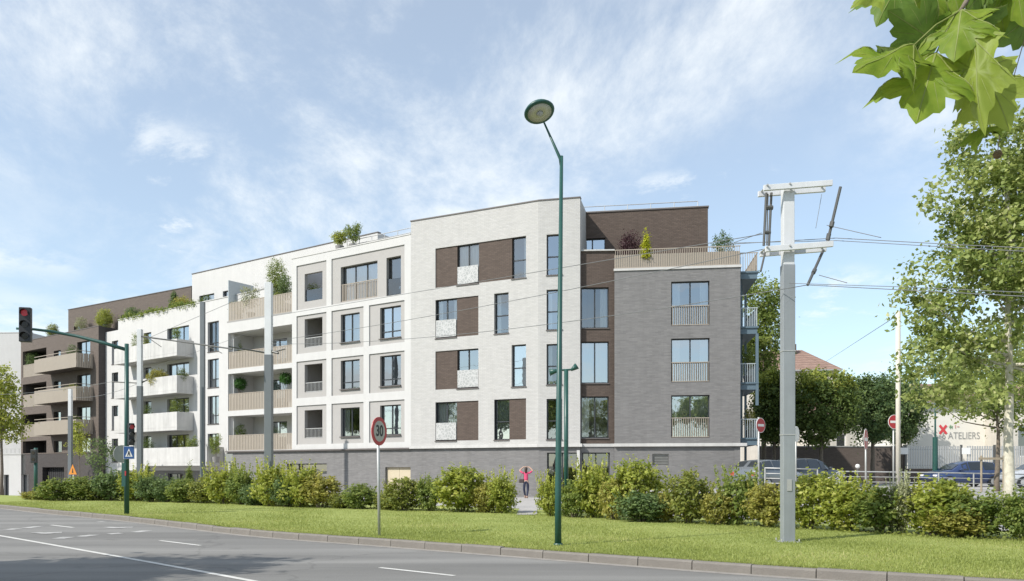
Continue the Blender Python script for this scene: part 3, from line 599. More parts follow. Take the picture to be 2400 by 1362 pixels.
# ================================================================== building C : brown brick block
Cb = empty('apartment_building', (-43,76,-.8)); tag(Cb, 'dark brown brick apartment block with beige slatted balconies at far left', 'building')
Bf = Fac(Cb, (-49.5,80.3), -35.95); BLn = 15.5
lg = [(.4,5.5,4.9,6.9 if False else 7.15),(.4,5.5,7.9,10.2),(.4,5.5,10.9,13.5),(.4,5.5,3.3,4.5)]
sm_w = [(7.0,8.4,5.6,7.2),(7.0,8.4,8.5,10.1),(7.0,8.4,11.6,13.0),(7.0,8.6,3.3,4.4)]
bg_w = [(11.6,14.0,5.05,7.4),(11.6,14.0,8.0,10.35),(11.6,14.0,10.95,13.4),(11.6,14.0,3.25,4.6)]
Bf.put(wall(MB(), 0, BLn, 3.2, 14.5, [(*h,.3) for h in lg]+sm_w+bg_w), 'wall', M['taupe_brick'])
for h in sm_w: window(Bf, *h, y=.2, nm=0, dep=1.6, sill=False)
for h in bg_w: window(Bf, *h, y=.2, nm=1, dep=1.6, curtain='F', sill=False)
for h in lg:
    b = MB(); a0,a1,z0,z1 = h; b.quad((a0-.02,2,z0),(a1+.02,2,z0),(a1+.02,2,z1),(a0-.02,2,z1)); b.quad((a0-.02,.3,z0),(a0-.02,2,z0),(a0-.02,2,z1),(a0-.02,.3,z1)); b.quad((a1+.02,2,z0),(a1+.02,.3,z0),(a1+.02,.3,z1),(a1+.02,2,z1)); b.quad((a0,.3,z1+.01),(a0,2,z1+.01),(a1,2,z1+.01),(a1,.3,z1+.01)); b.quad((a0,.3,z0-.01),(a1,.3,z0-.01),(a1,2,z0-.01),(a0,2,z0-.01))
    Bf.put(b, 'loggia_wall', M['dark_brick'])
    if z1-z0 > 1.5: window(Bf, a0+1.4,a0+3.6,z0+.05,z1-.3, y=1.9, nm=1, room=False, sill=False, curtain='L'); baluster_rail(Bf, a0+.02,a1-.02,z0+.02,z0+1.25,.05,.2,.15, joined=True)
for z in (10.80,7.85,4.90):
    b = MB(); d = 1.45; a0, a1 = 6.4, 14.5; b.box(a0,a1,-d,-.003,z,z+.2); o = Bf.put(b, 'balcony', M['taupe_brick'])
    r = MB(); n = 40; z1 = z+1.5
    for k in range(n): x = a0+(k+.5)*(a1-a0)/n; r.box(x-.085,x+.085,-d-.03,-d-.005,z-.02,z1-.25 if k > 3 else z1-.28)
    for k in range(7): y = -d+(k+.5)*d/7; r.box(a1+.005,a1+.03,y-.085,y+.085,z-.02,z1-.25); r.box(a0-.03,a0-.005,y-.085,y+.085,z-.02,z1-.25)
    r.box(a0,a1,-d-.02,-d+.02,z1-.05,z1); r.box(a1-.02,a1+.02,-d+.02,-.01,z1-.05,z1)
    r.build('slat_railing', M['beige_metal'], o)
b = MB(); b.box(BLn-.3,BLn,.004,9,-1,14.5); Bf.put(b, 'side_wall', M['dark_brick'])  # return face away from the sun, its shade put into darker brick
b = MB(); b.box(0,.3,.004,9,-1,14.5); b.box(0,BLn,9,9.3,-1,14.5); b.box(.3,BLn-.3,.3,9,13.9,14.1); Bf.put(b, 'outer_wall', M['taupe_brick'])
b = MB(); b.box(-.02,BLn+.02,-.03,.3,14.5,14.56); Bf.put(b, 'coping', M['coping'])
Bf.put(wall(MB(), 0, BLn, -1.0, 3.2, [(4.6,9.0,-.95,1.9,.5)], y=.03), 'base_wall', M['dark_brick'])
b = MB(); b.box(4.6,9.0,.5,.56,-.95,1.9)
for k in range(11): b.box(4.6+k*.4,4.62+k*.4,.47,.5,-.95,1.9)
Bf.put(b, 'garage_door', M['dark_int'])
BS = Fac(Cb, (-43.45,78), -31.85)
bsw = [(1.0,2.0,14.9,15.6),(5.2,6.4,14.9,15.7),(8.8,10.4,14.9,15.9)]
BS.put(wall(MB(), 0, 18.9, 14.05, 17.3, bsw), 'upper_wall', M['taupe_brick'])
for h in bsw: window(BS, *h, nm=0, dep=1.5, sill=False)
b = MB(); b.box(0,.3,.003,7,14.05,17.3); b.box(18.6,18.9,.003,7,14.05,17.3); b.box(0,18.9,7,7.3,14.05,17.3); b.box(.02,18.88,.02,7,16.8,17.0); BS.put(b, 'upper_shell', M['taupe_brick'])
b = MB(); b.box(-.03,18.95,-.04,.3,17.3,17.36); BS.put(b, 'coping', M['coping'])
# ================================================================== building D : pale end house
D = empty('pale_house', (-58,84,-.8)); tag(D, 'plain pale grey building cut off by the left edge of the picture', 'building')
Df = Fac(D, (-72,86), -4)
dh = [(4,6,z,z+1.6) for z in (3.5,6.6,9.7,12.6)] + [(9,11,z,z+1.6) for z in (3.5,6.6,9.7,12.6)]
Df.put(wall(MB(), 0, 21.0, -1, 16.2, dh), 'wall', M['white_render'])
for h in dh: window(Df, *h, nm=1, dep=1.6)
shell(Df, 21.0, -1, 16.2, 10, 'white_render'); b = MB(); b.box(-.03,21.03,-.04,.3,16.2,16.27); Df.put(b, 'coping', M['ledge'])
# low forecourt wall with two dark doors
g = empty('forecourt_wall', (-48,73,-.8)); tag(g, 'low pale forecourt wall with two dark doorways at far left', 'wall')
Gf = Fac(g, (pxx(-160,75),75), -12)
gh = [(pxx(p,73)-pxx(-160,75),pxx(p+14,73)-pxx(-160,75),-.95,1.2) for p in (8,58)]
Gf.put(wall(MB(), 0, 9.9, -1, 3.05, gh), 'wall', M['white_render'])
for h in gh: b = MB(); b.box(h[0],h[1],.2,.25,h[2],h[3]); Gf.put(b, 'door', M['anthracite'])
b = MB(); b.box(-.02,9.95,-.05,.5,3.05,3.12); b.box(0,9.9,.3,.5,-1,3.05); Gf.put(b, 'coping', M['ledge'])
baluster_rail(Gf, .1,9.8,3.12,3.6,.1,.45,.05, joined=True, m='galv')
# ------------------------------------------------------------------ foliage generators
def leafcloud(name, C_, Nn, size, tone, material, asp=.62):
    n = len(C_); Nn = Nn/np.linalg.norm(Nn, axis=1, keepdims=True)
    rv = RNG.normal(size=(n,3)); t = np.cross(Nn, rv); t /= np.linalg.norm(t, axis=1, keepdims=True)+1e-9; bt = np.cross(Nn, t)
    L = size[:,None]
    V = np.empty((n,4,3), np.float32); V[:,0] = C_-t*L*.5; V[:,1] = C_+bt*L*asp*.5-Nn*L*.10; V[:,2] = C_+t*L*.5-Nn*L*.05; V[:,3] = C_-bt*L*asp*.5-Nn*L*.10
    me = bpy.data.meshes.new(name); me.vertices.add(n*4); me.vertices.foreach_set('co', V.ravel())
    base = np.arange(n)[:,None]*4; idx = np.concatenate([base+np.array([0,1,2]), base+np.array([0,2,3])], axis=1).reshape(-1).astype(np.int32)
    me.loops.add(n*6); me.loops.foreach_set('vertex_index', idx); me.polygons.add(n*2); me.polygons.foreach_set('loop_start', np.arange(0,n*6,3,dtype=np.int32)); me.polygons.foreach_set('loop_total', np.full(n*2,3,np.int32))
    at_ = me.attributes.new('tone','FLOAT','FACE'); at_.data.foreach_set('value', np.repeat(np.clip(tone,0,1),2).astype(np.float32))
    me.materials.append(material); me.update(calc_edges=True); return me
def ellcloud(blobs, n_clump, per, spread, lsize, seed, hollow=.55, jitter=.8):
    """leaves in clumps spread through a union of ellipsoids; returns centres, normals, sizes, tones, clump centres"""
    rg = np.random.default_rng(seed); vols = np.array([b[3]*b[4]*b[5] for b in blobs]); pick = rg.choice(len(blobs), n_clump, p=vols/vols.sum())
    P = []; NN = []; CT = []
    cl = []
    for k in pick:
        b = blobs[k]; d = rg.normal(size=3); d /= np.linalg.norm(d); r = hollow+(1-hollow)*rg.random()**.6
        cl.append((np.array(b[:3])+d*r*np.array(b[3:6]), d))
    for c, d in cl:
        m = max(3, int(per*rg.uniform(.5,1.5))); s = spread*rg.uniform(.6,1.3); tb = rg.normal(0,.16)
        q = rg.normal(size=(m,3))*s*np.array([1,1,.75]); P.append(c+q); nn = d*.6+np.array([0,0,.7])+rg.normal(size=(m,3))*jitter; NN.append(nn); CT.append(np.full(m,.45+tb)+rg.normal(0,.2,m))
    P = np.concatenate(P); NN = np.concatenate(NN); CT = np.concatenate(CT); return P, NN, lsize*rg.uniform(.6,1.35,len(P)), CT, [c for c,_ in cl]
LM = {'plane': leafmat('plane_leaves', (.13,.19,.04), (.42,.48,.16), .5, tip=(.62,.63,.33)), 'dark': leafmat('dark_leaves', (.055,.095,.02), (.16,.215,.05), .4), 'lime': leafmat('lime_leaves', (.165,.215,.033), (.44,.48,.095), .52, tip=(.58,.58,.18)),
      'mid': leafmat('mid_green_leaves', (.10,.155,.032), (.28,.34,.08), .48, tip=(.40,.43,.14)), 'deep': leafmat('blue_green_leaves', (.065,.115,.04), (.19,.26,.09), .4), 'olive': leafmat('olive_leaves', (.12,.155,.032), (.33,.36,.085), .48, tip=(.46,.45,.14)),
      'gold': leafmat('golden_leaves', (.18,.19,.04), (.45,.43,.10), .48, tip=(.55,.49,.17)), 'purple': leafmat('purple_leaves', (.035,.014,.018), (.10,.045,.055), .25), 'yellow': leafmat('yellow_green_conifer', (.30,.34,.02), (.58,.60,.06), .4), 'pale': leafmat('pale_wispy_leaves', (.22,.24,.12), (.46,.47,.29), .4),
      'ball': leafmat('clipped_box_leaves', (.025,.08,.012), (.07,.20,.03), .25), 'grass': leafmat('grass_blades', (.23,.275,.068), (.37,.41,.125), .42, tip=(.48,.45,.21)), 'front': None}
def tree(name, label, base, blobs, trunk_r, n_clump, per, spread, lsize, lm, seed, bark='bark', group=None, lean=(0,0), fork=.35, cat='tree', limbs=12, hollow=.5):
    rg = random.Random(seed); root = empty(name, base); tag(root, label, cat, group)
    bl = [tuple(b) for b in blobs]; P, NN, sz, ton, cl = ellcloud(bl, n_clump, per, spread, lsize, seed, hollow)
    me = leafcloud('crown', P, NN, sz, ton, LM[lm]); o = bpy.data.objects.new('crown', me); COL.objects.link(o); o.parent = root
    top = max(b[2] for b in bl); zb = min(b[2]-b[5] for b in bl); ht = top; t = MB()
    pts = []; nseg = 9
    for k in range(nseg+1):
        f = k/nseg; pts.append(Vector((lean[0]*f+rg.uniform(-.03,.03)*(0 if k == 0 else 1), lean[1]*f+rg.uniform(-.03,.03)*(0 if k == 0 else 1), ht*f - (.25 if k == 0 else 0))))
    t.tube(pts, [trunk_r*(1.25 if k == 0 else 1)*(1-.85*(k/nseg)) for k in range(nseg+1)], 10)
    tr = t.build('trunk', M[bark], root, smooth=True)
    br = MB(); rg.shuffle(cl)
    for c in cl[:limbs]:
        c = Vector(c); f0 = min(.92, max(fork, (c.z-.35*Vector((c.x,c.y)).length-.6)/ht)); i = min(nseg-1, int(f0*nseg)); s = pts[i].lerp(pts[i+1], f0*nseg-i); mid = s.lerp(c, .5)+Vector((0,0,-.12*(c-s).length)); r0 = trunk_r*(1-.8*f0)*.55
        br.tube([s, s.lerp(mid,.6)+Vector((rg.uniform(-.05,.05),rg.uniform(-.05,.05),0)), mid, c], [r0, r0*.8, r0*.6, r0*.2], 6)
    br.build('branch', M[bark], root, smooth=True)
    return root

# ------------------------------------------------------------------ street furniture
def ground_z(x, y): return .135 if y < interp(HL,x)+4.0 else zp(x,y)
# tall green street lamp
d = 16.35; lp = empty('street_lamp', (pxx(1308,d), d, .135)); tag(lp, 'tall dark green street lamp with round disc head on the lawn', 'street lamp')
o0 = lp.location; rel = lambda px, py, dd: at(px,py,dd) - o0
b = MB(); b.tube([Vector((0,0,-.05)), Vector((0,0,1.1)), rel(1316,366,d)], [.072,.066,.036], 14); b.build('pole', M['green_metal'], lp, smooth=True)
b = MB(); b.lathe([(.075,0),(.10,0.0),(.10,.02),(.08,.05)], 14); b.build('base_collar', M['green_metal'], lp)
b = MB(); b.tube([rel(1315.5,392,d), rel(1313,372,d), rel(1275,287,d-.15)], [.030,.034,.018], 10); b.build('arm', M['green_metal'], lp, smooth=True)
hd = MB(); hd.lathe([(.0,.10),(.16,.095),(.27,.06),(.315,.0),(.30,-.03),(.27,-.035)], 28); h = hd.build('lamp_head', M['green_metal'], lp, smooth=True); h.location = rel(1264,262,d-.2); h.rotation_euler = (R(-20),R(-12),0)
ld = MB(); ld.lathe([(.268,-.034),(.10,-.042),(.0,-.043)][::-1], 28); ld.build('diffuser', M['lampglass'], h, smooth=True)
lb = MB(); lb.lathe([(.0,-.10),(.05,-.085),(.075,-.045)], 14); lb.build('bulb_housing', M['signback'], h, smooth=True)
# white catenary mast with double cross arms
d = 17.2; ms = empty('catenary_mast', (pxx(1846,d), d, .135)); o1 = ms.location; rel = lambda px, py, dd=17.2: at(px,py,dd) - o1
tag(ms, 'thick white and grey square trolley mast with two cross arms on the lawn', 'mast')
b = MB(); zt = rel(1842,622).z; b.box(-.13,.13,-.11,.11,-.05,zt); b.box(-.15,.15,-.13,.13,-.05,.03); q = b.build('lower_shaft', M['mast_grey'], ms, bevel=.012)
b = MB(); b.box(-.118,.118,-.10,.10,zt-.01,rel(1842,433).z); q = b.build('upper_shaft', M['mast_white'], ms, bevel=.01)
b = MB(); b.box(-.24,.24,-.22,.22,-.1,.012); b.build('concrete_footing', M['signback'], ms, bevel=.02)
for sx in (-.19,.19):
    for sy in (-.17,.17): b = MB(); b.tube([(sx,sy,.02),(sx,sy,.075)], .016, 6); b.build('anchor_bolt', M['galv'], ms)
b = MB(); b.box(-.05,.05,-.125,-.112,1.1,1.35); b.build('number_plate', M['signback'], ms)
for zz_ in (2.3,4.1): b = MB(); b.box(-.138,.138,-.118,.118,zz_,zz_+.02); b.build('strap_band', M['galv'], ms)
for nm, (ya, yb), pl, pr in (('upper_arm',(446,436),1783,1940),('lower_arm',(588,577),1787,1942)):
    for off in (-.19,.19):
        b = MB(); a = rel(pl,ya)+Vector((0,off,-.02)); c = rel(pr,yb)+Vector((0,off-.05,-.02)); t = (c-a); up = Vector((0,0,.06)); sd_ = Vector((0,.035,0))
        for s in (-1,): 
            v = [a-up-sd_, c-up-sd_, c-up+sd_, a-up+sd_, a+up-sd_, c+up-sd_, c+up+sd_, a+up+sd_]; i = len(b.v); b.v += [tuple(p) for p in v]
            for f in ((3,2,1,0),(4,5,6,7),(0,1,5,4),(1,2,6,5),(2,3,7,6),(3,0,4,7)): b.f.append(tuple(i+k for k in f)); b.m.append(0)
        b.build('cross_arm', M['mast_white'], ms, bevel=.006)
b = MB()
for px in (1790,1842,1930): 
    for py in (440,583): p = rel(px,py+ (1842-px)*.06); b.tube([p+Vector((0,-.27,0)), p+Vector((0,.27,0))], .02, 8)
b.build('bolt', M['galv'], ms)
b = MB()
for px in (1796,1808): b.tube([rel(px,452), rel(px-6,576)], .028, 8)
b.tube([rel(1795,487),rel(1811,487)], .05, 8); b.tube([rel(1792,545),rel(1806,545)], .04, 8); b.tube([rel(1800,455),rel(1797,575)], .014, 6); b.build('tension_rod', M['dark_metal'], ms)
b = MB(); b.tube([rel(1970,438,16.9),rel(1937,578,17)], .032, 8); b.tube([rel(1951,520,16.9),rel(1948,532,16.9)], .05, 8); b.tube([rel(1943,548,17),rel(1940,562,17)], .048, 8); b.build('insulator_rod', M['dark_metal'], ms)
b = MB(); b.tube([rel(1929,588,17.2),rel(1893,668,16.6)], .03, 8); b.tube([rel(1910,632,16.9),rel(1906,640,16.8)], .045, 8); b.build('insulator_rod', M['dark_metal'], ms)
b = MB(); b.tube([rel(1794,588,17.2),rel(1783,636,17)], .022, 8); b.build('stay_rod', M['dark_metal'], ms)
# slim masts
def slim_mast(px, d, ytop, ysplit, w, label, arms=()):
    x = pxx(px,d); m = empty('catenary_mast', (x,d,ground_z(x,d)-.0)); tag(m, label, 'mast', 'slim trolley masts along the street'); z0 = m.location.z
    zt = at(px,ytop,d).z - z0; zs = at(px,ysplit,d).z - z0
    b = MB(); b.box(-w/2,w/2,-w/2,w/2,-.3,zs); b.build('lower_shaft', M['mast_dark'], m, bevel=.01)
    if zt > zs+.02: b = MB(); b.box(-w*.46,w*.46,-w*.46,w*.46,zs-.01,zt); b.build('upper_shaft', M['mast_white'], m, bevel=.01)
    for (p1,y1,d1),(p2,y2,d2),r in arms:
        b = MB(); b.tube([at(p1,y1,d1)-m.location, at(p2,y2,d2)-m.location], r, 8); b.build('bracket_arm', M['dark_metal'], m)
    return m
slim_mast(630,34,663,832,.31,'grey mast with white top in front of the beige loggias', [((622,827,34),(535,812,33),.03),((638,826,34),(668,818,34),.03),((630,822,34),(652,828,33.8),.05)])
slim_mast(475,44,708,708,.23,'plain grey mast between the white balconies and tall windows')
slim_mast(328,42,772,905,.25,'thin mast with a long bracket arm in front of white balconies', [((330,788,42),(545,818,38),.035),((345,790,42),(378,813,41),.02),((478,806,40),(520,828,39),.02),((325,898,42),(262,895,42),.03),((332,897,42),(345,890,42),.04)])
slim_mast(165,60,912,975,.26,'short thin mast in front of the brown brick block')
# traffic signal with overhanging arm
d = 27.6; tl = empty('traffic_light', (pxx(297,d), d, .135)); tag(tl, 'dark green traffic light with long arm over the road', 'traffic light'); o2 = tl.location
rel = lambda px, py, dd=27.6: at(px,py,dd) - o2
b = MB(); b.tube([(0,0,-.05),(0,0,rel(297,806).z)], [.085,.07], 14); b.build('pole', M['green_metal'], tl, smooth=True)
b = MB(); b.tube([rel(297,820), rel(240,803), rel(180,788), rel(120,777), rel(80,772,27.2), rel(38,770,27)], [.065,.062,.055,.05,.045,.04], 10); b.build('arm', M['green_metal'], tl, smooth=True)
def signal_head(c, w, h, yaw, parent, lens_r, name='signal_head', n=3):
    b = MB(); b.box(-w/2,w/2,-.10,.10,-h/2,h/2); o = b.build(name, M['black'], parent, bevel=.02); o.location = c; o.rotation_euler = (0,0,yaw)
    for k in range(n):
        z = h/2-h*(k+.5)/n; l = MB(); l.tube([(0,-.102,z),(0,-.115,z)], lens_r, 16); l.build('lens', M['redlamp'] if k == 0 else M['darklens'], o)
        v = MB(); r = lens_r*1.12; 
        for j in range(10):
            a0, a1 = math.pi*(-.1+1.2*j/10), math.pi*(-.1+1.2*(j+1)/10); p = lambda a, y: (r*math.cos(a), y, z+r*math.sin(a))
            v.quad(p(a0,-.10), p(a1,-.10), p(a1,-.26+.03), p(a0,-.26+.03))
        v.build('visor', M['black'], o)
    return o
signal_head(rel(65,763,27.0)+Vector((0,-.12,0)), .36, 1.16, R(14), tl, .11)
signal_head(rel(308,1018,27.5)+Vector((0,-.03,0)), .19, .76, R(38), tl, .075)
b = MB(); b.tube([rel(302,1005),rel(302,1030)], .03, 8); b.build('bracket', M['green_metal'], tl)
s = MB(); s.box(-.175,.175,-.012,.012,-.22,.22); q = s.build('crossing_sign', M['white'], tl); q.location = rel(303,1061,27.45)+Vector((0,-.02,0)); q.rotation_euler = (0,0,R(12))
s = MB(); s.box(-.165,.165,-.016,-.0125,-.21,.21); s.build('blue_face', M['sblue'], q); s = MB(); s.poly([(-.12,-.019,-.14),(.12,-.019,-.14),(0,-.019,.14)]); s.build('white_triangle', M['white'], q)
s = MB()
s.poly([(-.02,-.022,.05),(.02,-.022,.05),(.03,-.022,-.02),(.05,-.022,-.12),(.02,-.022,-.12),(0,-.022,-.04),(-.03,-.022,-.12),(-.055,-.022,-.12),(-.03,-.022,-.02)]); s.build('walking_figure', M['black'], q)
s = MB(); s.tube([(0,-.01,0),(0,.01,0)], .31, 24); q = s.build('round_sign_back', M['signback'], tl); q.location = rel(283,1064,27.8)+Vector((0,.09,0)); q.rotation_euler = (0,0,R(55))
s = MB(); s.box(-.14,.0,-.08,.08,rel(297,1140).z,rel(297,1085).z); s.build('control_box', M['green_metal'], tl); s = MB(); s.box(-.02,.02,-.10,-.085,rel(297,1115).z,rel(297,1104).z); s.build('push_button', M['red'], tl)
# speed limit sign
def text(body, size, parent, loc, m, rot=(R(90),0,0), ex=.002, name='lettering', bold=0, sx=1):
    c = bpy.data.curves.new(name,'FONT'); c.body = body; c.size = size; c.extrude = ex; c.align_x = 'CENTER'; c.align_y = 'CENTER'; c.offset = bold
    o = bpy.data.objects.new(name, c); c.materials.append(m); COL.objects.link(o); dg = bpy.context.evaluated_depsgraph_get(); me = bpy.data.meshes.new_from_object(o.evaluated_get(dg)); me.name = name; bpy.data.objects.remove(o); o = bpy.data.objects.new(name, me); COL.objects.link(o); o.parent = parent; o.location = loc; o.rotation_euler = rot; o.scale = (sx,1,1); return o
d = 18.7; sg = empty('speed_limit_sign', (pxx(889,d), d, .135)); tag(sg, 'round red bordered 30 speed limit sign on grey post', 'road sign')
b = MB(); b.tube([(0,0,-.05),(-.035,0,at(884,985,d).z-.135)], .033, 10); b.build('post', M['galv'], sg, smooth=True)
s = MB(); s.tube([(0,-.008,0),(0,.008,0)], .335, 32); q = s.build('disc', M['red'], sg); q.location = at(884,1011,d)-sg.location+Vector((.050,-.022,0)); q.rotation_euler = (0,0,R(68))
s = MB(); s.tube([(0,-.011,0),(0,-.0085,0)], .245, 32); s.build('white_face', M['shaded_face'], q); text('30', .36, q, (0,-.014,0), M['black'], bold=.008, sx=.9); s = MB(); s.tube([(0,.0085,0),(0,.012,0)], .33, 32); s.build('back', M['signback'], q)
# green pole carrying two floodlights / cameras
d = 27.5; x = pxx(1327,d); cp = empty('camera_pole', (x,d,ground_z(x,d))); tag(cp, 'green pole with two horn shaped floodlights behind the lamp', 'pole'); rel = lambda px, py, dd=27.5: at(px,py,dd) - cp.location
b = MB(); b.tube([(0,0,-.2),(0,0,rel(1327,866).z)], .075, 12); b.build('pole', M['green_metal'], cp, smooth=True)
b = MB(); b.tube([rel(1308,868),rel(1345,866)], .035, 8); b.build('cross_bar', M['green_metal'], cp)
for p0,p1 in (((1338,868),(1352,858)),((1312,868),(1288,873))): b = MB(); b.tube([rel(*p0),rel(*p1)], [.04,.12], 14); b.build('floodlight', M['green_metal'], cp, smooth=True)
# other signs
def pole_sign(name, label, px, d, ypole_top, cat, post='galv', r=.032, group=None):
    x = pxx(px,d); o = empty(name, (x,d,ground_z(x,d))); tag(o, label, cat, group); b = MB(); b.tube([(0,0,-.15),(0,0,at(px,ypole_top,d).z-o.location.z)], r, 10); b.build('post', M[post], o, smooth=True); return o
def disc(o, px, py, d, r, yaw, front, back='signback', name='disc'):
    s = MB(); s.tube([(0,-.006,0),(0,.006,0)], r, 28); q = s.build(name, M['white'], o); q.location = at(px,py,d)-o.location+Vector((0,-.05,0)); q.rotation_euler = (0,0,R(yaw))
    s = MB(); s.tube([(0,-.010,0),(0,-.0065,0)], r*.93, 28); s.build('face', M[front], q); s = MB(); s.tube([(0,.0065,0),(0,.009,0)], r*.97, 28); s.build('back', M[back], q); return q
def noentry(o, px, py, d, r, yaw): q = disc(o, px, py, d, r, yaw, 'red'); s = MB(); s.box(-r*.68,r*.68,-.014,-.0105,-r*.16,r*.16); s.build('white_bar', M['white'], q)
o = pole_sign('no_entry_sign', 'red no entry sign standing beside the steel balconies', 1778, 34, 978, 'road sign', r=.04); noentry(o, 1782, 997, 34, .32, 38)
o = pole_sign('no_entry_sign', 'red no entry sign half hidden by the pale concrete pole', 2094, 31.5, 975, 'road sign'); noentry(o, 2095, 989, 31.5, .285, 12)
o = pole_sign('round_sign', 'narrow white sign seen edge on right of the thick mast', 1865, 30, 1000, 'road sign'); disc(o, 1866, 1018, 30, .30, 52, 'white')
s_ = pole_sign('no_entry_sign', 'no entry sign seen nearly edge on behind the ramp railing', 2029, 30, 1010, 'road sign'); noentry(s_, 2028, 1030, 30, .40, 56)
o = pole_sign('street_sign', 'small grey sign back on thin pale post before the hedge', 538, 36.5, 1068, 'road sign', r=.045); b = MB(); b.box(-.17,.17,-.09,-.06,at(538,1082,36.5).z-o.location.z,at(538,1064,36.5).z-o.location.z); b.build('plate', M['signback'], o)
o = pole_sign('roadworks_sign', 'orange triangular warning sign above the hedge at left', 172, 44, 1108, 'road sign'); b = MB(); z = at(172,1112,44).z-o.location.z; b.poly([(-.30,-.05,z),(.30,-.05,z),(0,-.05,z+.56)]); b.poly([(.30,-.035,z),(-.30,-.035,z),(0,-.035,z+.56)]); q = b.build('triangle', M['orange'], o); q.rotation_euler = (0,0,R(-20)); b = MB(); b.poly([(-.05,-.054,z+.08),(.06,-.054,z+.08),(.03,-.054,z+.28),(-.01,-.054,z+.36)]); b.build('worker_symbol', M['black'], q)
o = pole_sign('signal_post', 'dark green pedestrian signal post at far left', 84, 45, 1050, 'traffic light', 'green_metal', .10); b = MB(); z = at(84,1085,45).z-o.location.z; b.box(-.16,.16,-.25,-.08,z,z+.75); b.build('signal_head', M['black'], o, bevel=.02)
for k in range(2): b = MB(); b.tube([(0,-.252,z+.19+k*.37),(0,-.262,z+.19+k*.37)], .1, 14); b.build('lens', M['darklens'], o)
o = pole_sign('concrete_pole', 'tall pale concrete utility pole by the ramp railing', 2105, 30, 730, 'pole', 'stone', .085)
o = pole_sign('street_lamp', 'slim green lamp column in front of the white workshop wall', 2192, 47, 860, 'street lamp', 'green_metal', .05); b = MB(); b.tube([(0,0,0),(0,0,2.9)], [.16,.14], 12); b.build('base_sleeve', M['green_metal'], o); b = MB(); b.tube([(0,0,at(2192,860,47).z-o.location.z),(-.9,0,at(2192,845,47).z-o.location.z)], [.05,.04], 8); b.lathe([(.01,0)],3) if False else None; b.build('arm', M['green_metal'], o)
b = MB(); z = at(2192,845,47).z-o.location.z; b.tube([(-.85,0,z),(-1.3,0,z-.05)], [.10,.14], 10); b.build('lantern', M['green_metal'], o)
o = pole_sign('bollard', 'small white globe bollard behind the ramp railing', 2010, 38, 1100, 'bollard', 'dark_metal', .05); b = MB(); b.lathe([(.0,-.11),(.08,-.08),(.11,0),(.08,.08),(0,.11)], 14); q = b.build('globe', M['white'], o, smooth=True); q.location = (0,0,at(2010,1093,38).z-o.location.z)
# overhead wires
def wire(label, pts, r=.009, sag=0, n=14):
    P = [Vector(p) for p in pts]; out = []
    for i in range(len(P)-1):
        for k in range(n): t = k/n; p = P[i].lerp(P[i+1], t); p.z -= sag*4*t*(1-t); out.append(p)
    out.append(P[-1]); b = MB(); b.tube(out, r, 6); o = b.build('overhead_wire', M['wire'], smooth=True); tag(o, label, 'wire', 'overhead trolley wires'); return o
wire('upper trolley wire crossing the white facade from the thick mast', [at(632,742,34), at(1793,548,17.2)], 0.0082)
wire('middle trolley wire crossing the white facade below the upper one', [at(633,800,34), at(1795,583,17.2)], 0.0082, .15)
wire('lowest trolley wire crossing the white and grey facades', [at(634,806,34), at(1893,668,16.6)], 0.0082, .35)
wire('wire from the grey mast rising left to the roof terrace', [at(627,672,34), at(330,800,42)], 0.0095)
wire('pale wire from the thick mast to the right behind the tree', [at(1893,668,16.6), at(2140,681,14.5), at(2500,700,12)], 0.0082)
wire('second lower wire to the right just under the first', [at(1850,664,16.7), at(2100,672,15.2), at(2500,690,12.4)], 0.0068)
wire('upper contact wire running right past the cross arms', [at(1700,573,20), at(1960,558,17), at(2270,575,15), at(2600,590,13)], 0.0082)
wire('second upper contact wire close below the first', [at(1700,570,20.3), at(1960,564,17.3), at(2270,582,15.2), at(2600,600,13)], 0.0075)
wire('short slanting stay wire from the left of the thick mast', [at(1722,568,21), at(1785,546,17.3)], 0.0082)
wire('short slanting stay wire right of the thick mast', [at(1938,528,17), at(2065,557,16)], 0.0082)
wire('lower slanting stay wire right of the thick mast', [at(1920,645,16.8), at(1985,663,16)], 0.0082)
wire('thin hanging wire between the two cross arms', [at(1926,455,17.2), at(1912,535,17)], 0.0054)
wire('thin cable sloping up to the pale concrete pole', [at(1935,848,70), at(2105,738,30)], 0.0122)
wire('wire between the thin mast and the short mast', [at(326,898,42), at(165,930,60)], 0.0109, .3)
wire('wire from the thin mast to the left edge', [at(262,895,42), at(-60,925,52)], 0.0109, .2)
wire('wire under the bracket arm towards the grey mast', [at(330,790,42), at(545,818,38), at(630,824,34)], 0.0095)
wire('faint wire crossing the white balcony block', [at(335,870,42), at(640,760,34)], 0.0068)

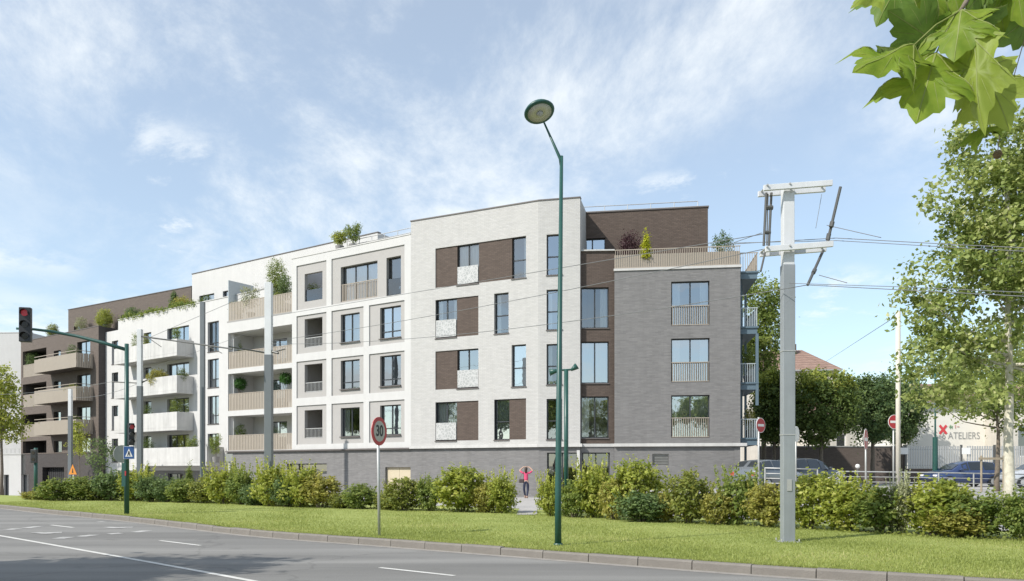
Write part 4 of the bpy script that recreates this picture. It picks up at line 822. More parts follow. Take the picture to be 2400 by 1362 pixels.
# ------------------------------------------------------------------ hedge of individual shrubs
def shrub_mesh(style, lm, seed):
    rg = np.random.default_rng(seed)
    if style == 'round': bl = [(0,0,.5,.46,.42,.46),(-.2,.0,.42,.3,.34,.36),(.22,.05,.45,.28,.32,.38)]; nc, per = 230, 16
    elif style == 'spiky': bl = [(0,0,.38,.46,.42,.36),(.15,0,.5,.22,.25,.36)]; nc, per = 200, 15
    else: bl = [(0,0,.42,.48,.42,.40)]; nc, per = 210, 15
    P, NN, sz, ton, cl = ellcloud(bl, nc, per, .055, .070, seed, hollow=.45)
    PP, NQ, SZ, TN = [P],[NN],[sz],[ton]
    k = 24 if style == 'spiky' else (13 if style == 'round' else 5)
    for i in range(k):   # upright shoots
        x, y = rg.uniform(-.34,.34), rg.uniform(-.28,.28); h = rg.uniform(.78,1.06) if style != 'low' else rg.uniform(.78,.95); m = 34; t = np.sort(rg.random(m)); z0 = .5
        q = np.stack([x*(1+.35*t)+rg.normal(0,.026,m)*(1.1-t), y*(1+.3*t)+rg.normal(0,.026,m)*(1.1-t), z0+(h-z0)*t], 1); PP.append(q); NQ.append(rg.normal(size=(m,3))+np.array([0,0,.3])); SZ.append(.072*rg.uniform(.6,1.2,m)*(1.15-.5*t)); TN.append(np.full(m,.62)+rg.normal(0,.16,m)+.15*t)
    P = np.concatenate(PP); P[:,2] = np.maximum(P[:,2], .02)
    return leafcloud('foliage', P, np.concatenate(NQ), np.concatenate(SZ), np.concatenate(TN), LM[lm])
STEM = MB()
for k in range(7): a = k*.9; STEM.tube([(.05*math.cos(a),.05*math.sin(a),-.03),(.16*math.cos(a),.14*math.sin(a),.3),(.28*math.cos(a),.25*math.sin(a),.6)], [.018,.012,.005], 5)
STEMM = STEM.mesh('stem', M['bark'])
SHM = {}
def shrub(px, yb, yt, wpx, style, lm, label, dy=.45, var=0):
    key = (style, lm, var)
    if key not in SHM: SHM[key] = shrub_mesh(style, lm, abs(hash((style,lm))) % 1000 if False else (len(SHM)*37+11))
    d = 1.565*FPX/(yb-HOR)+dy; x = pxx(px,d); w = wpx*d/FPX; h = (yb-yt)*d/FPX*1.0 + .02
    o = empty('shrub', (x,d,.13)); tag(o, label, 'shrub', 'shrubs in the hedge along the lawn'); o.rotation_euler = (0,0,random.uniform(0,6.28))
    f = bpy.data.objects.new('foliage', SHM[key]); COL.objects.link(f); f.parent = o; f.scale = (w*1.32, w*1.25, h)
    s = bpy.data.objects.new('stem', STEMM); COL.objects.link(s); s.parent = o; s.scale = (w,w,h)
    return o
SH = [(75,1172,1148,44,'low','gold','small golden shrub at the very left end of the hedge'),(102,1173,1148,46,'low','olive','small olive shrub second from the left end of the hedge'),
(142,1174,1118,80,'round','mid','green shrub left of the orange triangle sign'),(190,1174,1117,70,'round','mid','green shrub just below the orange triangle sign'),(232,1174,1118,70,'low','olive','low olive shrub right of the orange triangle sign'),
(262,1175,1100,72,'round','deep','dark green shrub left of the traffic light pole'),(318,1175,1090,72,'spiky','lime','light green shooting shrub right behind the traffic light pole'),(355,1177,1112,66,'round','deep','dark shrub right of the traffic light pole'),(395,1178,1120,66,'round','deep','blue green shrub below the longest white balcony'),
(436,1179,1124,72,'round','mid','mid green shrub below the long white balcony'),(480,1180,1118,68,'round','olive','olive shrub left of the small grey sign post'),(528,1182,1078,76,'spiky','lime','tall shooting shrub behind the small grey sign post'),(566,1184,1088,66,'spiky','mid','tall green shrub right of the small grey sign post'),
(600,1186,1126,70,'low','deep','low dark shrub left of the wide grey mast'),(634,1188,1075,74,'spiky','lime','tall bright shrub at the foot of the wide grey mast'),(672,1189,1118,74,'round','deep','dark shrub right of the wide grey mast'),(706,1190,1082,84,'spiky','lime','bright shooting shrub in front of the basement window'),(750,1191,1108,92,'round','gold','golden brown shrub below the basement window'),
(800,1193,1150,54,'low','olive','small olive shrub between golden and dark shrubs'),(846,1194,1134,74,'round','mid','dark round shrub left of the speed limit post'),(905,1196,1148,54,'low','olive','low dry shrub right of the speed limit post'),(948,1198,1118,80,'round','olive','olive shrub in front of the beige door'),(1006,1199,1112,56,'round','mid','narrow dark shrub right of the beige door'),
(1080,1201,1090,116,'round','lime','large bright green shrub left of the woman'),(1138,1203,1122,64,'low','gold','low yellowish shrub between two bright shrubs left of the woman'),(1174,1204,1098,74,'spiky','lime','bright leafy shrub immediately left of the path and woman'),
(1292,1211,1104,58,'spiky','lime','bright shrub left of the tall lamp, right of the path'),(1345,1215,1126,72,'round','mid','green shrub right behind the tall lamp pole'),(1392,1216,1072,84,'spiky','lime','tall shooting shrub in front of the entrance doors'),(1490,1221,1074,112,'round','lime','large bright shrub in front of the grey wing'),
(1502,1226,1140,104,'low','deep','low dark shrub at the foot of the large bright one'),(1438,1221,1120,66,'round','gold','yellowish shrub right of the entrance doors'),(1614,1228,1102,104,'round','olive','yellow olive shrub under the grey wing windows'),(1560,1226,1140,70,'low','gold','low golden shrub under the ventilation grille'),
(1732,1233,1092,100,'spiky','mid','tall green shrub at the right corner of the grey wing'),(1684,1233,1140,70,'low','gold','low yellow shrub left of the grey wing corner'),(1796,1238,1134,92,'round','gold','yellow green shrub left of the thick mast'),(1896,1243,1106,112,'round','lime','bright shrub immediately right of the thick mast'),
(1985,1248,1108,128,'spiky','lime','wide bright shrub below the slanting ramp rail'),(2062,1252,1142,116,'round','mid','darker green shrub left of the concrete pole'),(2110,1254,1106,58,'spiky','pale','pale wispy shrub at the foot of the concrete pole'),(2192,1258,1120,150,'round','lime','large yellow green shrub in front of the blue car'),
(2284,1264,1146,124,'round','mid','green shrub left of the pale tree trunk'),(2240,1264,1178,110,'low','gold','low yellowish shrub between the two largest right shrubs'),(2392,1270,1142,86,'round','mid','green shrub at the right edge beyond the pale trunk')]
for i, s in enumerate(SH): shrub(*s, var=i % 2)
# low ground cover along the front of the hedge bed (uncountable)
P = []; 
for x in np.arange(-24.5, 13, .045):
    for k in range(2):
        y = interp(HL,x)+random.gauss(.15,.22); P.append((x+random.uniform(-.05,.05), y, .15+abs(random.gauss(0,.06))))
P = np.array(P); keep = ~((P[:,0] > .15) & (P[:,0] < .75)); P = P[keep]; n = len(P)
o = bpy.data.objects.new('ground_cover', leafcloud('ground_cover', P, RNG.normal(size=(n,3))+np.array([0,-.3,.8]), RNG.uniform(.06,.13,n), RNG.normal(.45,.2,n), LM['olive'])); COL.objects.link(o); tag(o, 'low leafy ground cover along the foot of the hedge', 'ground cover', kind='stuff')
# bark mulch bed strip under the hedge
# grass blades
def blades(n, seed):
    rg = np.random.default_rng(seed); kx = np.array([p.x for p in KL]); ky = np.array([p.y for p in KL]); x = rg.uniform(-24, 13, n*3); y0 = np.interp(x,kx,ky)+.17; y1 = np.interp(x,[p[0] for p in HL],[p[1] for p in HL])+.5
    edge = rg.random(n*3) < .05; y = y0+(y1-y0)*rg.random(n*3)**1.25; y = np.where(edge, y0-.03+rg.random(n*3)*.10, y); keep = rg.random(n*3) < np.clip((17/np.maximum(y,8))**2,.1,1); x, y = x[keep][:n], y[keep][:n]; n = len(x)
    h = rg.uniform(.018,.05,n)*(1+.8*(rg.random(n) < .04)); a = rg.uniform(0,6.283,n); w = rg.uniform(.004,.009,n)*1.6; lx, ly = rg.normal(0,.018,n), rg.normal(0,.018,n)
    V = np.empty((n,3,3),np.float32); V[:,0] = np.stack([x-np.cos(a)*w,y-np.sin(a)*w,np.full(n,.13)],1); V[:,1] = np.stack([x+np.cos(a)*w,y+np.sin(a)*w,np.full(n,.13)],1); V[:,2] = np.stack([x+lx,y+ly,.14+h],1)
    me = bpy.data.meshes.new('grass'); me.vertices.add(n*3); me.vertices.foreach_set('co',V.ravel()); me.loops.add(n*3); me.loops.foreach_set('vertex_index',np.arange(n*3,dtype=np.int32)); me.polygons.add(n); me.polygons.foreach_set('loop_start',np.arange(0,n*3,3,dtype=np.int32)); me.polygons.foreach_set('loop_total',np.full(n,3,np.int32))
    t = np.clip(rg.normal(.45,.2,n)+.25*np.sin(x*.9+np.sin(y*.7))*np.sin(y*1.1+x*.3),0,1); at_ = me.attributes.new('tone','FLOAT','FACE'); at_.data.foreach_set('value',t.astype(np.float32)); me.materials.append(LM['grass']); me.update(calc_edges=True); return me
o = bpy.data.objects.new('grass', blades(190000, 5)); COL.objects.link(o); tag(o, 'short mown grass covering the lawn', 'grass', kind='stuff')
# footpath gap in the hedge where the woman stands
b = MB()
for k in range(10):
    y0 = 27.2+k*.9; b.quad((.15+.03*k,y0,.15+.0*k),(.85+.03*k,y0,.15),(.88+.03*k,y0+.9,.152),(.18+.03*k,y0+.9,.152))
structure(b.build('path', M['paving']))

# ------------------------------------------------------------------ trees
k = FPX/25.0
def B_(px, py, rx, ry, d, base, rz=None): p = at(px,py,d)-base; s = d/FPX; return (p.x,p.y,p.z,rx*s,(rz or (rx+ry)/2)*s,ry*s)
base = Vector((pxx(2366,25),25,.14))
tree('plane_tree', 'tall plane tree with pale trunk and light green leaves at right', base,
     [B_(2330,360,130,100,25,base),B_(2300,470,140,110,25,base),B_(2380,560,160,140,25,base),B_(2240,660,120,90,25,base),B_(2290,735,130,95,25,base),B_(2160,760,95,75,25,base),B_(2190,850,110,85,25,base),B_(2250,900,130,62,25,base),B_(2160,690,60,50,25,base),B_(2450,800,110,140,25,base),B_(2470,520,150,220,25,base),B_(2440,380,120,120,25,base)],
     .17, 740, 42, .21, .165, 'plane', 21, 'pale_bark', lean=(-.05,0), fork=.42, limbs=26)
base = Vector((pxx(2338,36),36,.6))
tree('young_tree', 'staked young tree with grey trunk beside the blue car', base, [B_(2330,900,110,70,36,base),B_(2270,935,90,60,36,base),B_(2400,930,110,90,36,base)], .13, 150, 34, .26, .17, 'mid', 22, limbs=12, fork=.6)
st = empty('tree_stake', (pxx(2300,35.5),35.5,.6)); tag(st, 'wooden stake frame around the young tree trunk', 'tree stake'); b = MB()
b.tube([(0,0,-.2),(0,0,at(2300,1068,35.5).z-.6)], .045, 8); b.build('stake', M['wood'], st); b = MB(); x2 = pxx(2352,35.5)-pxx(2300,35.5); b.tube([(x2,0,-.2),(x2,0,at(2350,1068,35.5).z-.6)], .045, 8); b.build('stake', M['wood'], st); b = MB(); zc_ = at(2300,1075,35.5).z-.6; b.box(-.15,x2+.1,-.07,-.045,zc_-.05,zc_+.05); b.build('cross_rail', M['wood'], st)
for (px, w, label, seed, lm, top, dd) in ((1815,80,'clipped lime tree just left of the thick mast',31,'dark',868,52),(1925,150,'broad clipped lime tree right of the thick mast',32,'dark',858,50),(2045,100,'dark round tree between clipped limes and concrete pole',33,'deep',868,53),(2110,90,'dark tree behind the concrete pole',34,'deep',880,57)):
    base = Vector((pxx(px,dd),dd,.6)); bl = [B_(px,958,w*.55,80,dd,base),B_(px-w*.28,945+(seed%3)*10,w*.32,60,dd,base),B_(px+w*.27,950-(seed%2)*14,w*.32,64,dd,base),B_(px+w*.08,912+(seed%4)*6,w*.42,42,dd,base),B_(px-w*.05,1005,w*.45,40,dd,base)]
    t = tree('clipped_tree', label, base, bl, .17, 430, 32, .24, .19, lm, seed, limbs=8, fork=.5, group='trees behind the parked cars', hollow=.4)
    # sunlit tops of the clipped limes, the light put in as paler leaves
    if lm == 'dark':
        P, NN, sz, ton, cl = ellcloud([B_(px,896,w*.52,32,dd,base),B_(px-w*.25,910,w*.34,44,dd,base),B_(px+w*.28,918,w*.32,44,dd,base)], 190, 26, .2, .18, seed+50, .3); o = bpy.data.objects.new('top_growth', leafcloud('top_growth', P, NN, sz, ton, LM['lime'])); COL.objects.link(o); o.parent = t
base = Vector((pxx(1790,55),55,.6)); tree('tall_tree', 'tall leafy tree rising behind the steel balconies', base, [B_(1785,700,48,55,55,base),B_(1800,780,45,60,55,base),B_(1775,830,50,60,55,base)], .2, 240, 36, .3, .22, 'mid', 41, fork=.4, group='trees behind the parked cars')
base = Vector((pxx(2250,70),70,.6)); tree('background_tree', 'large soft green tree behind the workshop roof', base, [B_(2200,850,110,70,70,base),B_(2330,840,110,90,70,base),B_(2420,850,110,90,70,base)], .3, 260, 36, .42, .30, 'plane', 42, fork=.35, group='trees behind the parked cars')
base = Vector((pxx(4,66),66,-.6)); tree('street_tree', 'leafy street tree cut off by the left edge', base, [B_(8,960,44,70,66,base),B_(-25,930,50,90,66,base),B_(20,1010,36,40,66,base),B_(0,890,25,40,66,base)], .16, 190, 34, .32, .24, 'lime', 43, fork=.35)
# street trees on the near pavement outside the picture (they shade the road and are mirrored in the windows)
base = Vector((-15.0,8.0,.12)); nt_ = tree('near_street_tree', 'street tree on the near pavement outside the picture', base, [(0,0,7.2,2.5,2.4,1.5),(1.1,.8,6.8,1.8,1.8,1.2),(-1.2,-.6,7.6,2,2,1.5),(.2,.2,9.0,1.7,1.7,1.3)], .2, 330, 36, .30, .24, 'mid', 61, group='street trees on the near pavement', fork=.45)
for (x,y,s,a) in ((-30,13,1.05,1),(-44,21,1.1,2),(-60,26,1.2,3),(-74,34,1.25,4),(-88,40,1.3,5),(-58,2,1.3,2.2),(-72,10,1.35,.4),(-90,16,1.4,1.4),(-46,-8,1.2,3.3),(-7,-9,1.1,4.4),(9,-17,1.15,5.2),(-22,-14,1.2,.7),(-60,-16,1.35,5.6)):
    c = copy_tree(nt_); c.location = (x,y,.12); c.scale = (s,s,s); c.rotation_euler = (0,0,a)

# ------------------------------------------------------------------ right hand background
def house(name, label, cx, cy, w, dp, zg, ze, zr, rot, wallm, roofm, wins=(), cat='house', hip=1.5, over=.35):
    o = empty(name, (cx,cy,zg), R(rot)); tag(o, label, cat); h = ze-zg; x0,x1,y0,y1 = -w/2,w/2,0,dp
    b = MB(); wall(b, x0,x1,-.3,h, list(wins)); b.quad((x1,y0,-.3),(x1,y1,-.3),(x1,y1,h),(x1,y0,h)); b.quad((x0,y1,-.3),(x0,y0,-.3),(x0,y0,h),(x0,y1,h)); b.quad((x1,y1,-.3),(x0,y1,-.3),(x0,y1,h),(x1,y1,h)); b.build('wall', M[wallm], o)
    r = MB(); a = over; t = zr-zg; R0,R1 = (x0+hip,(y0+y1)/2,t),(x1-hip,(y0+y1)/2,t); A_,B2,C2,D2 = (x0-a,y0-a,h),(x1+a,y0-a,h),(x1+a,y1+a,h),(x0-a,y1+a,h)
    r.quad(A_,B2,R1,R0); r.poly([B2,C2,R1]); r.quad(C2,D2,R0,R1); r.poly([D2,A_,R0]); rf = r.build('roof', M[roofm], o)
    g = MB(); g.box(x0-a,x1+a,y0-a-.06,y0-a+.06,h-.14,h-.005); g.build('gutter', M['signback'], o)
    for hh in wins: 
        f = MB(); u0,u1,c0,c1 = hh[:4]; f.box(u0+.01,u1-.01,.14,.2,c0+.01,c0+.09); f.box(u0+.01,u1-.01,.14,.2,c1-.09,c1-.01); f.box(u0+.01,u0+.09,.14,.2,c0+.09,c1-.09); f.box(u1-.09,u1-.01,.14,.2,c0+.09,c1-.09); q = f.build('window', M['white'], o); p = MB(); p.quad((u0,.18,c0),(u1,.18,c0),(u1,.18,c1),(u0,.18,c1)); p.build('pane', M['glass_dark'], q); p = MB(); p.box(u0,u1,.5,.55,c0,c1); p.build('room', M['dark_int'], q)
    return o, rf
wk, rf = house('workshop_building', 'low white walled workshop with clay tile roof and ATELIERS lettering', pxx(2221,60)+.25, 60, 6.3, 9, .69, 6.75, 8.6, 0, 'workshop_white', 'tile', cat='building', hip=.8)
lx = lambda px: pxx(px,60)-wk.location.x; lz = lambda py: at(0,py,60).z-.69
M['letter'] = mat('grey_lettering', (.30,.30,.29), .7); M['letgreen'] = mat('green_lettering', (.25,.42,.25), .7); M['letpink'] = mat('pink_lettering', (.55,.30,.28), .7); M['letred'] = mat('red_cross_paint', (.62,.06,.07), .6)
text('6 ATELIERS', .74, wk, (lx(2252),-.02,lz(1022)), M['letter'], name='lettering', sx=.80)
b = MB()
for s in (1,-1):
    c = Vector((lx(2210),-.025 if s > 0 else -.03,lz(1007))); t = Vector((.26*s,0,.32)); n = Vector((.07,0,-.06*s)); b.quad(c-t-n,c-t+n,c+t+n,c+t-n)
b.build('red_cross', M['letred'], wk)
b = MB(); b.box(lx(2226),lx(2228),-.03,-.02,lz(1005),lz(996)); b.box(lx(2230),lx(2232),-.03,-.02,lz(1005),lz(998)); b.box(lx(2224),lx(2232),-.03,-.021,lz(1002),lz(1000)); b.build('green_mark', M['letgreen'], wk)
b = MB(); b.box(lx(2238),lx(2240),-.03,-.02,lz(1004),lz(996)); b.box(lx(2243),lx(2248),-.03,-.02,lz(1001),lz(999)); b.build('pink_mark', M['letpink'], wk)
b = MB()
for k in range(9): a = math.pi*(.3+1.4*k/9); a2 = math.pi*(.3+1.4*(k+1)/9); p = lambda a_, r_: (lx(2174)+r_*math.cos(a_),-.02,lz(1000)+r_*math.sin(a_)); b.quad(p(a,.16),p(a2,.16),p(a2,.22),p(a,.22))
b.box(lx(2173),lx(2175),-.03,-.02,lz(1012),lz(992)); b.build('grey_mark', M['letter'], wk)
o, _ = house('annex_building', 'beige rendered annex beside the white workshop at right edge', pxx(2372,58)+3.2, 57, 8.6, 9, .69, 6.6, 8.3, -6, 'stone', 'tile', wins=((-3.2,-2.2,1.9,4.2),(1.0,2.0,1.9,4.2)), cat='building')
o, rf = house('tiled_house', 'house with steep clay tile roof behind the clipped trees', pxx(1850,82), 82, 9.6, 9, .69, 11.9, 14.6, -8, 'stone', 'tile', wins=((-2.5,-1.5,7.5,9.5),(1.2,2.2,7.5,9.5),(-2.5,-1.5,4,6),(1.2,2.2,4,6)), hip=2.6)
b = MB(); b.box(.9,1.4,3.4,3.9,13.2,14.4); b.build('chimney', M['brown_brick'], rf)
o, rf = house('far_house', 'low house with tiled roof glimpsed between the dark trees', pxx(2030,78), 78, 10, 8, .69, 7.0, 9.4, 4, 'stone', 'tile', wins=((-3,-2,2.5,4.5),(2,3,2.5,4.5)))
# boundary wall and slatted fence
bw_ = empty('boundary_wall', (pxx(1780,57),57,.69)); tag(bw_, 'dark brown boundary wall behind the parked cars', 'wall'); L_ = pxx(2122,57)-pxx(1780,57); b = MB(); b.box(0,L_,0,.25,-.2,2.6); b.build('wall', M['taupe_brick'], bw_); b = MB(); b.box(-.03,L_+.03,-.04,.29,2.6,2.68); b.build('coping', M['signback'], bw_)
fn = empty('slat_fence', (pxx(2122,55),55,.69)); tag(fn, 'grey vertical slat fence on low brown wall before the workshop', 'fence'); L_ = pxx(2450,55)-pxx(2122,55)
b = MB(); b.box(0,L_,0,.2,-.2,1.05); b.build('base_wall', M['brown_brick'], fn)
me = MB().box(-.05,.05,-.015,.015,1.06,2.62).mesh('slat', M['galv']); n = int(L_/.17)
for k in range(n):
    if 22 < k < 25: continue
    q = bpy.data.objects.new('slat', me); COL.objects.link(q); q.parent = fn; q.location = (.1+k*.17,.08,random.uniform(-.01,.01))
b = MB(); b.box(0,L_,.10,.14,1.25,1.31); b.box(0,L_,.10,.14,2.35,2.41); b.build('rail', M['galv'], fn)
for x in (0.05, 3.9, 6.2, 9.0): b = MB(); b.box(x-.06,x+.06,.02,.14,.8,2.7); b.build('post', M['dark_metal'], fn)
for px in (2118,2264): p = MB(); x = pxx(px,55)-pxx(2122,55); p.box(x-.3,x+.3,-.03,-.015,2.05,2.5); p.build('notice_board', M['white'], fn)
# ramp railing
def rail_section(label, pts, levels, posts, dd=36):
    o = empty('ramp_railing', (pts[0].x,pts[0].y,.69)); tag(o, label, 'railing', 'ramp railings behind the hedge')
    for l in levels: b = MB(); b.tube([p-o.location+Vector((0,0,-l)) for p in pts], .028 if l == 0 else .018, 8); b.build('rail', M['galv'], o, smooth=True)
    for p in posts: b = MB(); q = p-o.location; b.tube([(q.x,q.y,-.15),(q.x,q.y,q.z)], .032, 8); b.build('post', M['galv'], o)
    return o
rail_section('short steel railing left part behind the thick mast', [at(1792,1097,36),at(1916,1100,36)], (0,.24,.46,.68), [at(1793,1097,36),at(1855,1098,36),at(1916,1100,36)])
rail_section('long steel ramp railing with slanting left end', [at(1914,1138,36),at(1967,1105,36),at(2200,1108,36),at(2450,1113,36)], (0,.23,.46), [at(1967,1105,36),at(2030,1106,36),at(2120,1107,36),at(2200,1108,36),at(2282,1110,36),at(2370,1111,36)])
# cars
def make_car(name, label, px, d, yaw, paint, L=4.2, H=1.48, Wd=1.76):
    x = pxx(px,d); o = empty(name, (x,d,zp(x,d)), R(yaw)); tag(o, label, 'car', 'parked cars on the side street')
    pm = mat('car_paint_'+name, paint, .25, metal=.3, spec=.6); pm.node_tree.nodes['Principled BSDF'].inputs['Coat Weight'].default_value = .6
    # stations along x (front = +x): x, z of deck/roof, half width at belt, half width top, z belt
    s = L/4.2; hs = H/1.48
    st = [(-2.10,.62,.66,.60,.60),(-2.04,.95,.76,.66,.86),(-1.88,1.12,.82,.60,.92),(-1.45,1.42,.86,.58,.95),(-.7,1.48,.88,.60,.94),(.15,1.46,.88,.60,.92),(.55,1.32,.88,.62,.92),(1.05,.97,.86,.66,.90),(1.6,.88,.82,.68,.82),(1.98,.74,.74,.62,.70),(2.10,.55,.62,.56,.52)]
    b = MB(); ring = []
    for (xx,zt,wb,wt,zb) in st:
        k = Wd/1.76; pts = [(0,.20),(wb*.86,.20),(wb*.98,.36),(wb,.56*zb/.92),(wb*.985,zb),(wt,zt-.03 if zt-zb > .1 else zt),(wt*.6,zt),(0,zt+.012)]
        row = [(xx*s,-y*k,z*hs) for y,z in pts]+[(xx*s,y*k,z*hs) for y,z in pts[-2:0:-1]]; ring.append(row)
    m = len(ring[0])
    for r_ in ring: b.v += r_
    for i in range(len(ring)-1):
        for j in range(m): b.f.append((i*m+j,(i+1)*m+j,(i+1)*m+(j+1)%m,i*m+(j+1)%m)); b.m.append(0)
    b.f.append(tuple(range(m))); b.f.append(tuple(range((len(ring)-1)*m,len(ring)*m))[::-1]); b.m += [0,0]
    body = b.build('body', pm, o, smooth=True)
    def pane(nm, i0, i1, j0, j1, ins=.12, out=.012):
        q = MB(); A0,A1,B1,B0 = [Vector(ring[i][j]) for i,j in ((i0,j0),(i1,j0),(i1,j1),(i0,j1))]; c = (A0+A1+B0+B1)/4; n = (A1-A0).cross(B0-A0).normalized(); n = n if n.dot(c-Vector((0,0,.7))) > 0 else -n
        P = [c+(p-c)*(1-ins)+n*out for p in (A0,A1,B1,B0)]; q.quad(*P); q.build(nm, M['carglass'], o)
    for jj in ((4,5),(m-4,m-5)):
        for i0,i1 in ((2,3),(3,4),(4,5),(5,6)): pane('side_window', i0, i1, jj[0], jj[1], .10)
    # windscreen and rear window
    def cross(nm, i0, i1):
        q = MB(); a,b_,c,d_ = Vector(ring[i0][5]),Vector(ring[i0][m-5]),Vector(ring[i1][m-5]),Vector(ring[i1][5]); cc = (a+b_+c+d_)/4; up = Vector((.02 if i1 > 5 else -.02,0,.025)); P = [cc+(p-cc)*.9+up for p in (a,b_,c,d_)]; q.quad(*P); q.build(nm, M['carglass'], o)
    cross('windscreen', 6, 7); cross('rear_window', 2, 3)
    w = MB(); w.tube([(0,-.10,0),(0,.10,0)], .315, 20); wm = w.mesh('wheel', M['black']); rm = MB(); rm.tube([(0,-.112,0),(0,.112,0)], .20, 14); rmm = rm.mesh('rim', M['galv'])
    for xx in (-1.28*s,1.32*s):
        for yy in (-.80,.80): q = bpy.data.objects.new('wheel', wm); COL.objects.link(q); q.parent = o; q.location = (xx,yy*Wd/1.76,.315); r_ = bpy.data.objects.new('rim', rmm); COL.objects.link(r_); r_.parent = q
    for yy in (-.58,.58):
        q = MB(); q.box(1.93*s,2.06*s,yy-.15,yy+.15,.58*hs,.70*hs); q.build('headlight', M['white'], o, bevel=.03); q = MB(); q.box(-2.09*s,-2.0*s,yy-.10,yy+.10,.68*hs,.88*hs); q.build('tail_light', M['red'], o, bevel=.02)
    for yy in (-.95,.95): q = MB(); q.box(.62*s,.80*s,yy-.08,yy+.08,.93*hs,1.06*hs); q.build('wing_mirror', pm, o, bevel=.03)
    q = MB(); q.box(2.05*s,2.12*s,-.5,.5,.30,.42); q.build('bumper', M['black'], o)
    return o
M['carglass'] = mat('car_glass', (.02,.025,.03), .06, spec=.9)
make_car('grey_car', 'silver grey hatchback parked beside the steel balconies', 1800, 39.5, 38, (.15,.165,.18))  # paint darkened, the shade the car stands in is part of its colour
make_car('dark_car', 'dark car partly hidden by the thick mast', 1888, 41.5, 30, (.03,.035,.045), L=4.4, H=1.58)
make_car('blue_car', 'dark blue car behind the ramp railing', 2255, 46, 186, (.035,.06,.15), L=4.3)
make_car('white_car', 'pale grey car cut off by the right edge', 2440, 43, 175, (.50,.52,.54))

# ------------------------------------------------------------------ people
def skin_mesh(name, parent, verts, edges, radii, m, sub=2, root=0):
    me = bpy.data.meshes.new(name); me.from_pydata(verts, edges, []); o = bpy.data.objects.new(name, me); COL.objects.link(o)
    if parent: o.parent = parent
    sk = o.modifiers.new('skin','SKIN'); sk.use_smooth_shade = True; sk.branch_smoothing = .5
    if not me.skin_vertices: 
        bpy.context.view_layer.objects.active = o; bpy.ops.mesh.customdata_skin_add() if False else None
    lay = me.skin_vertices[0] if me.skin_vertices else me.attributes and None
    if me.skin_vertices:
        for i, r in enumerate(radii): v = me.skin_vertices[0].data[i]; v.radius = r if isinstance(r, tuple) else (r,r); v.use_root = (i == root)
    ss = o.modifiers.new('sub','SUBSURF'); ss.levels = sub; ss.render_levels = sub
    # bake to a plain mesh
    dg = bpy.context.evaluated_depsgraph_get(); ev = o.evaluated_get(dg); nm = bpy.data.meshes.new_from_object(ev); o.modifiers.clear(); o.data = nm; nm.materials.clear(); nm.materials.append(m)
    nm.polygons.foreach_set('use_smooth',[True]*len(nm.polygons)); return o
M['skin'] = mat('skin', (.50,.32,.24), .6); M['pink'] = mat('pink_top', (.58,.07,.16), .8); M['jeans'] = mat('dark_jeans', (.025,.03,.06), .8, noise=.15, nscale=12); M['hair'] = mat('dark_brown_hair', (.035,.022,.015), .6); M['cream'] = mat('cream_cloth', (.62,.54,.45), .85); M['shoe'] = mat('shoe', (.25,.15,.10), .6); M['bag'] = mat('bag_leather', (.07,.05,.05), .5)
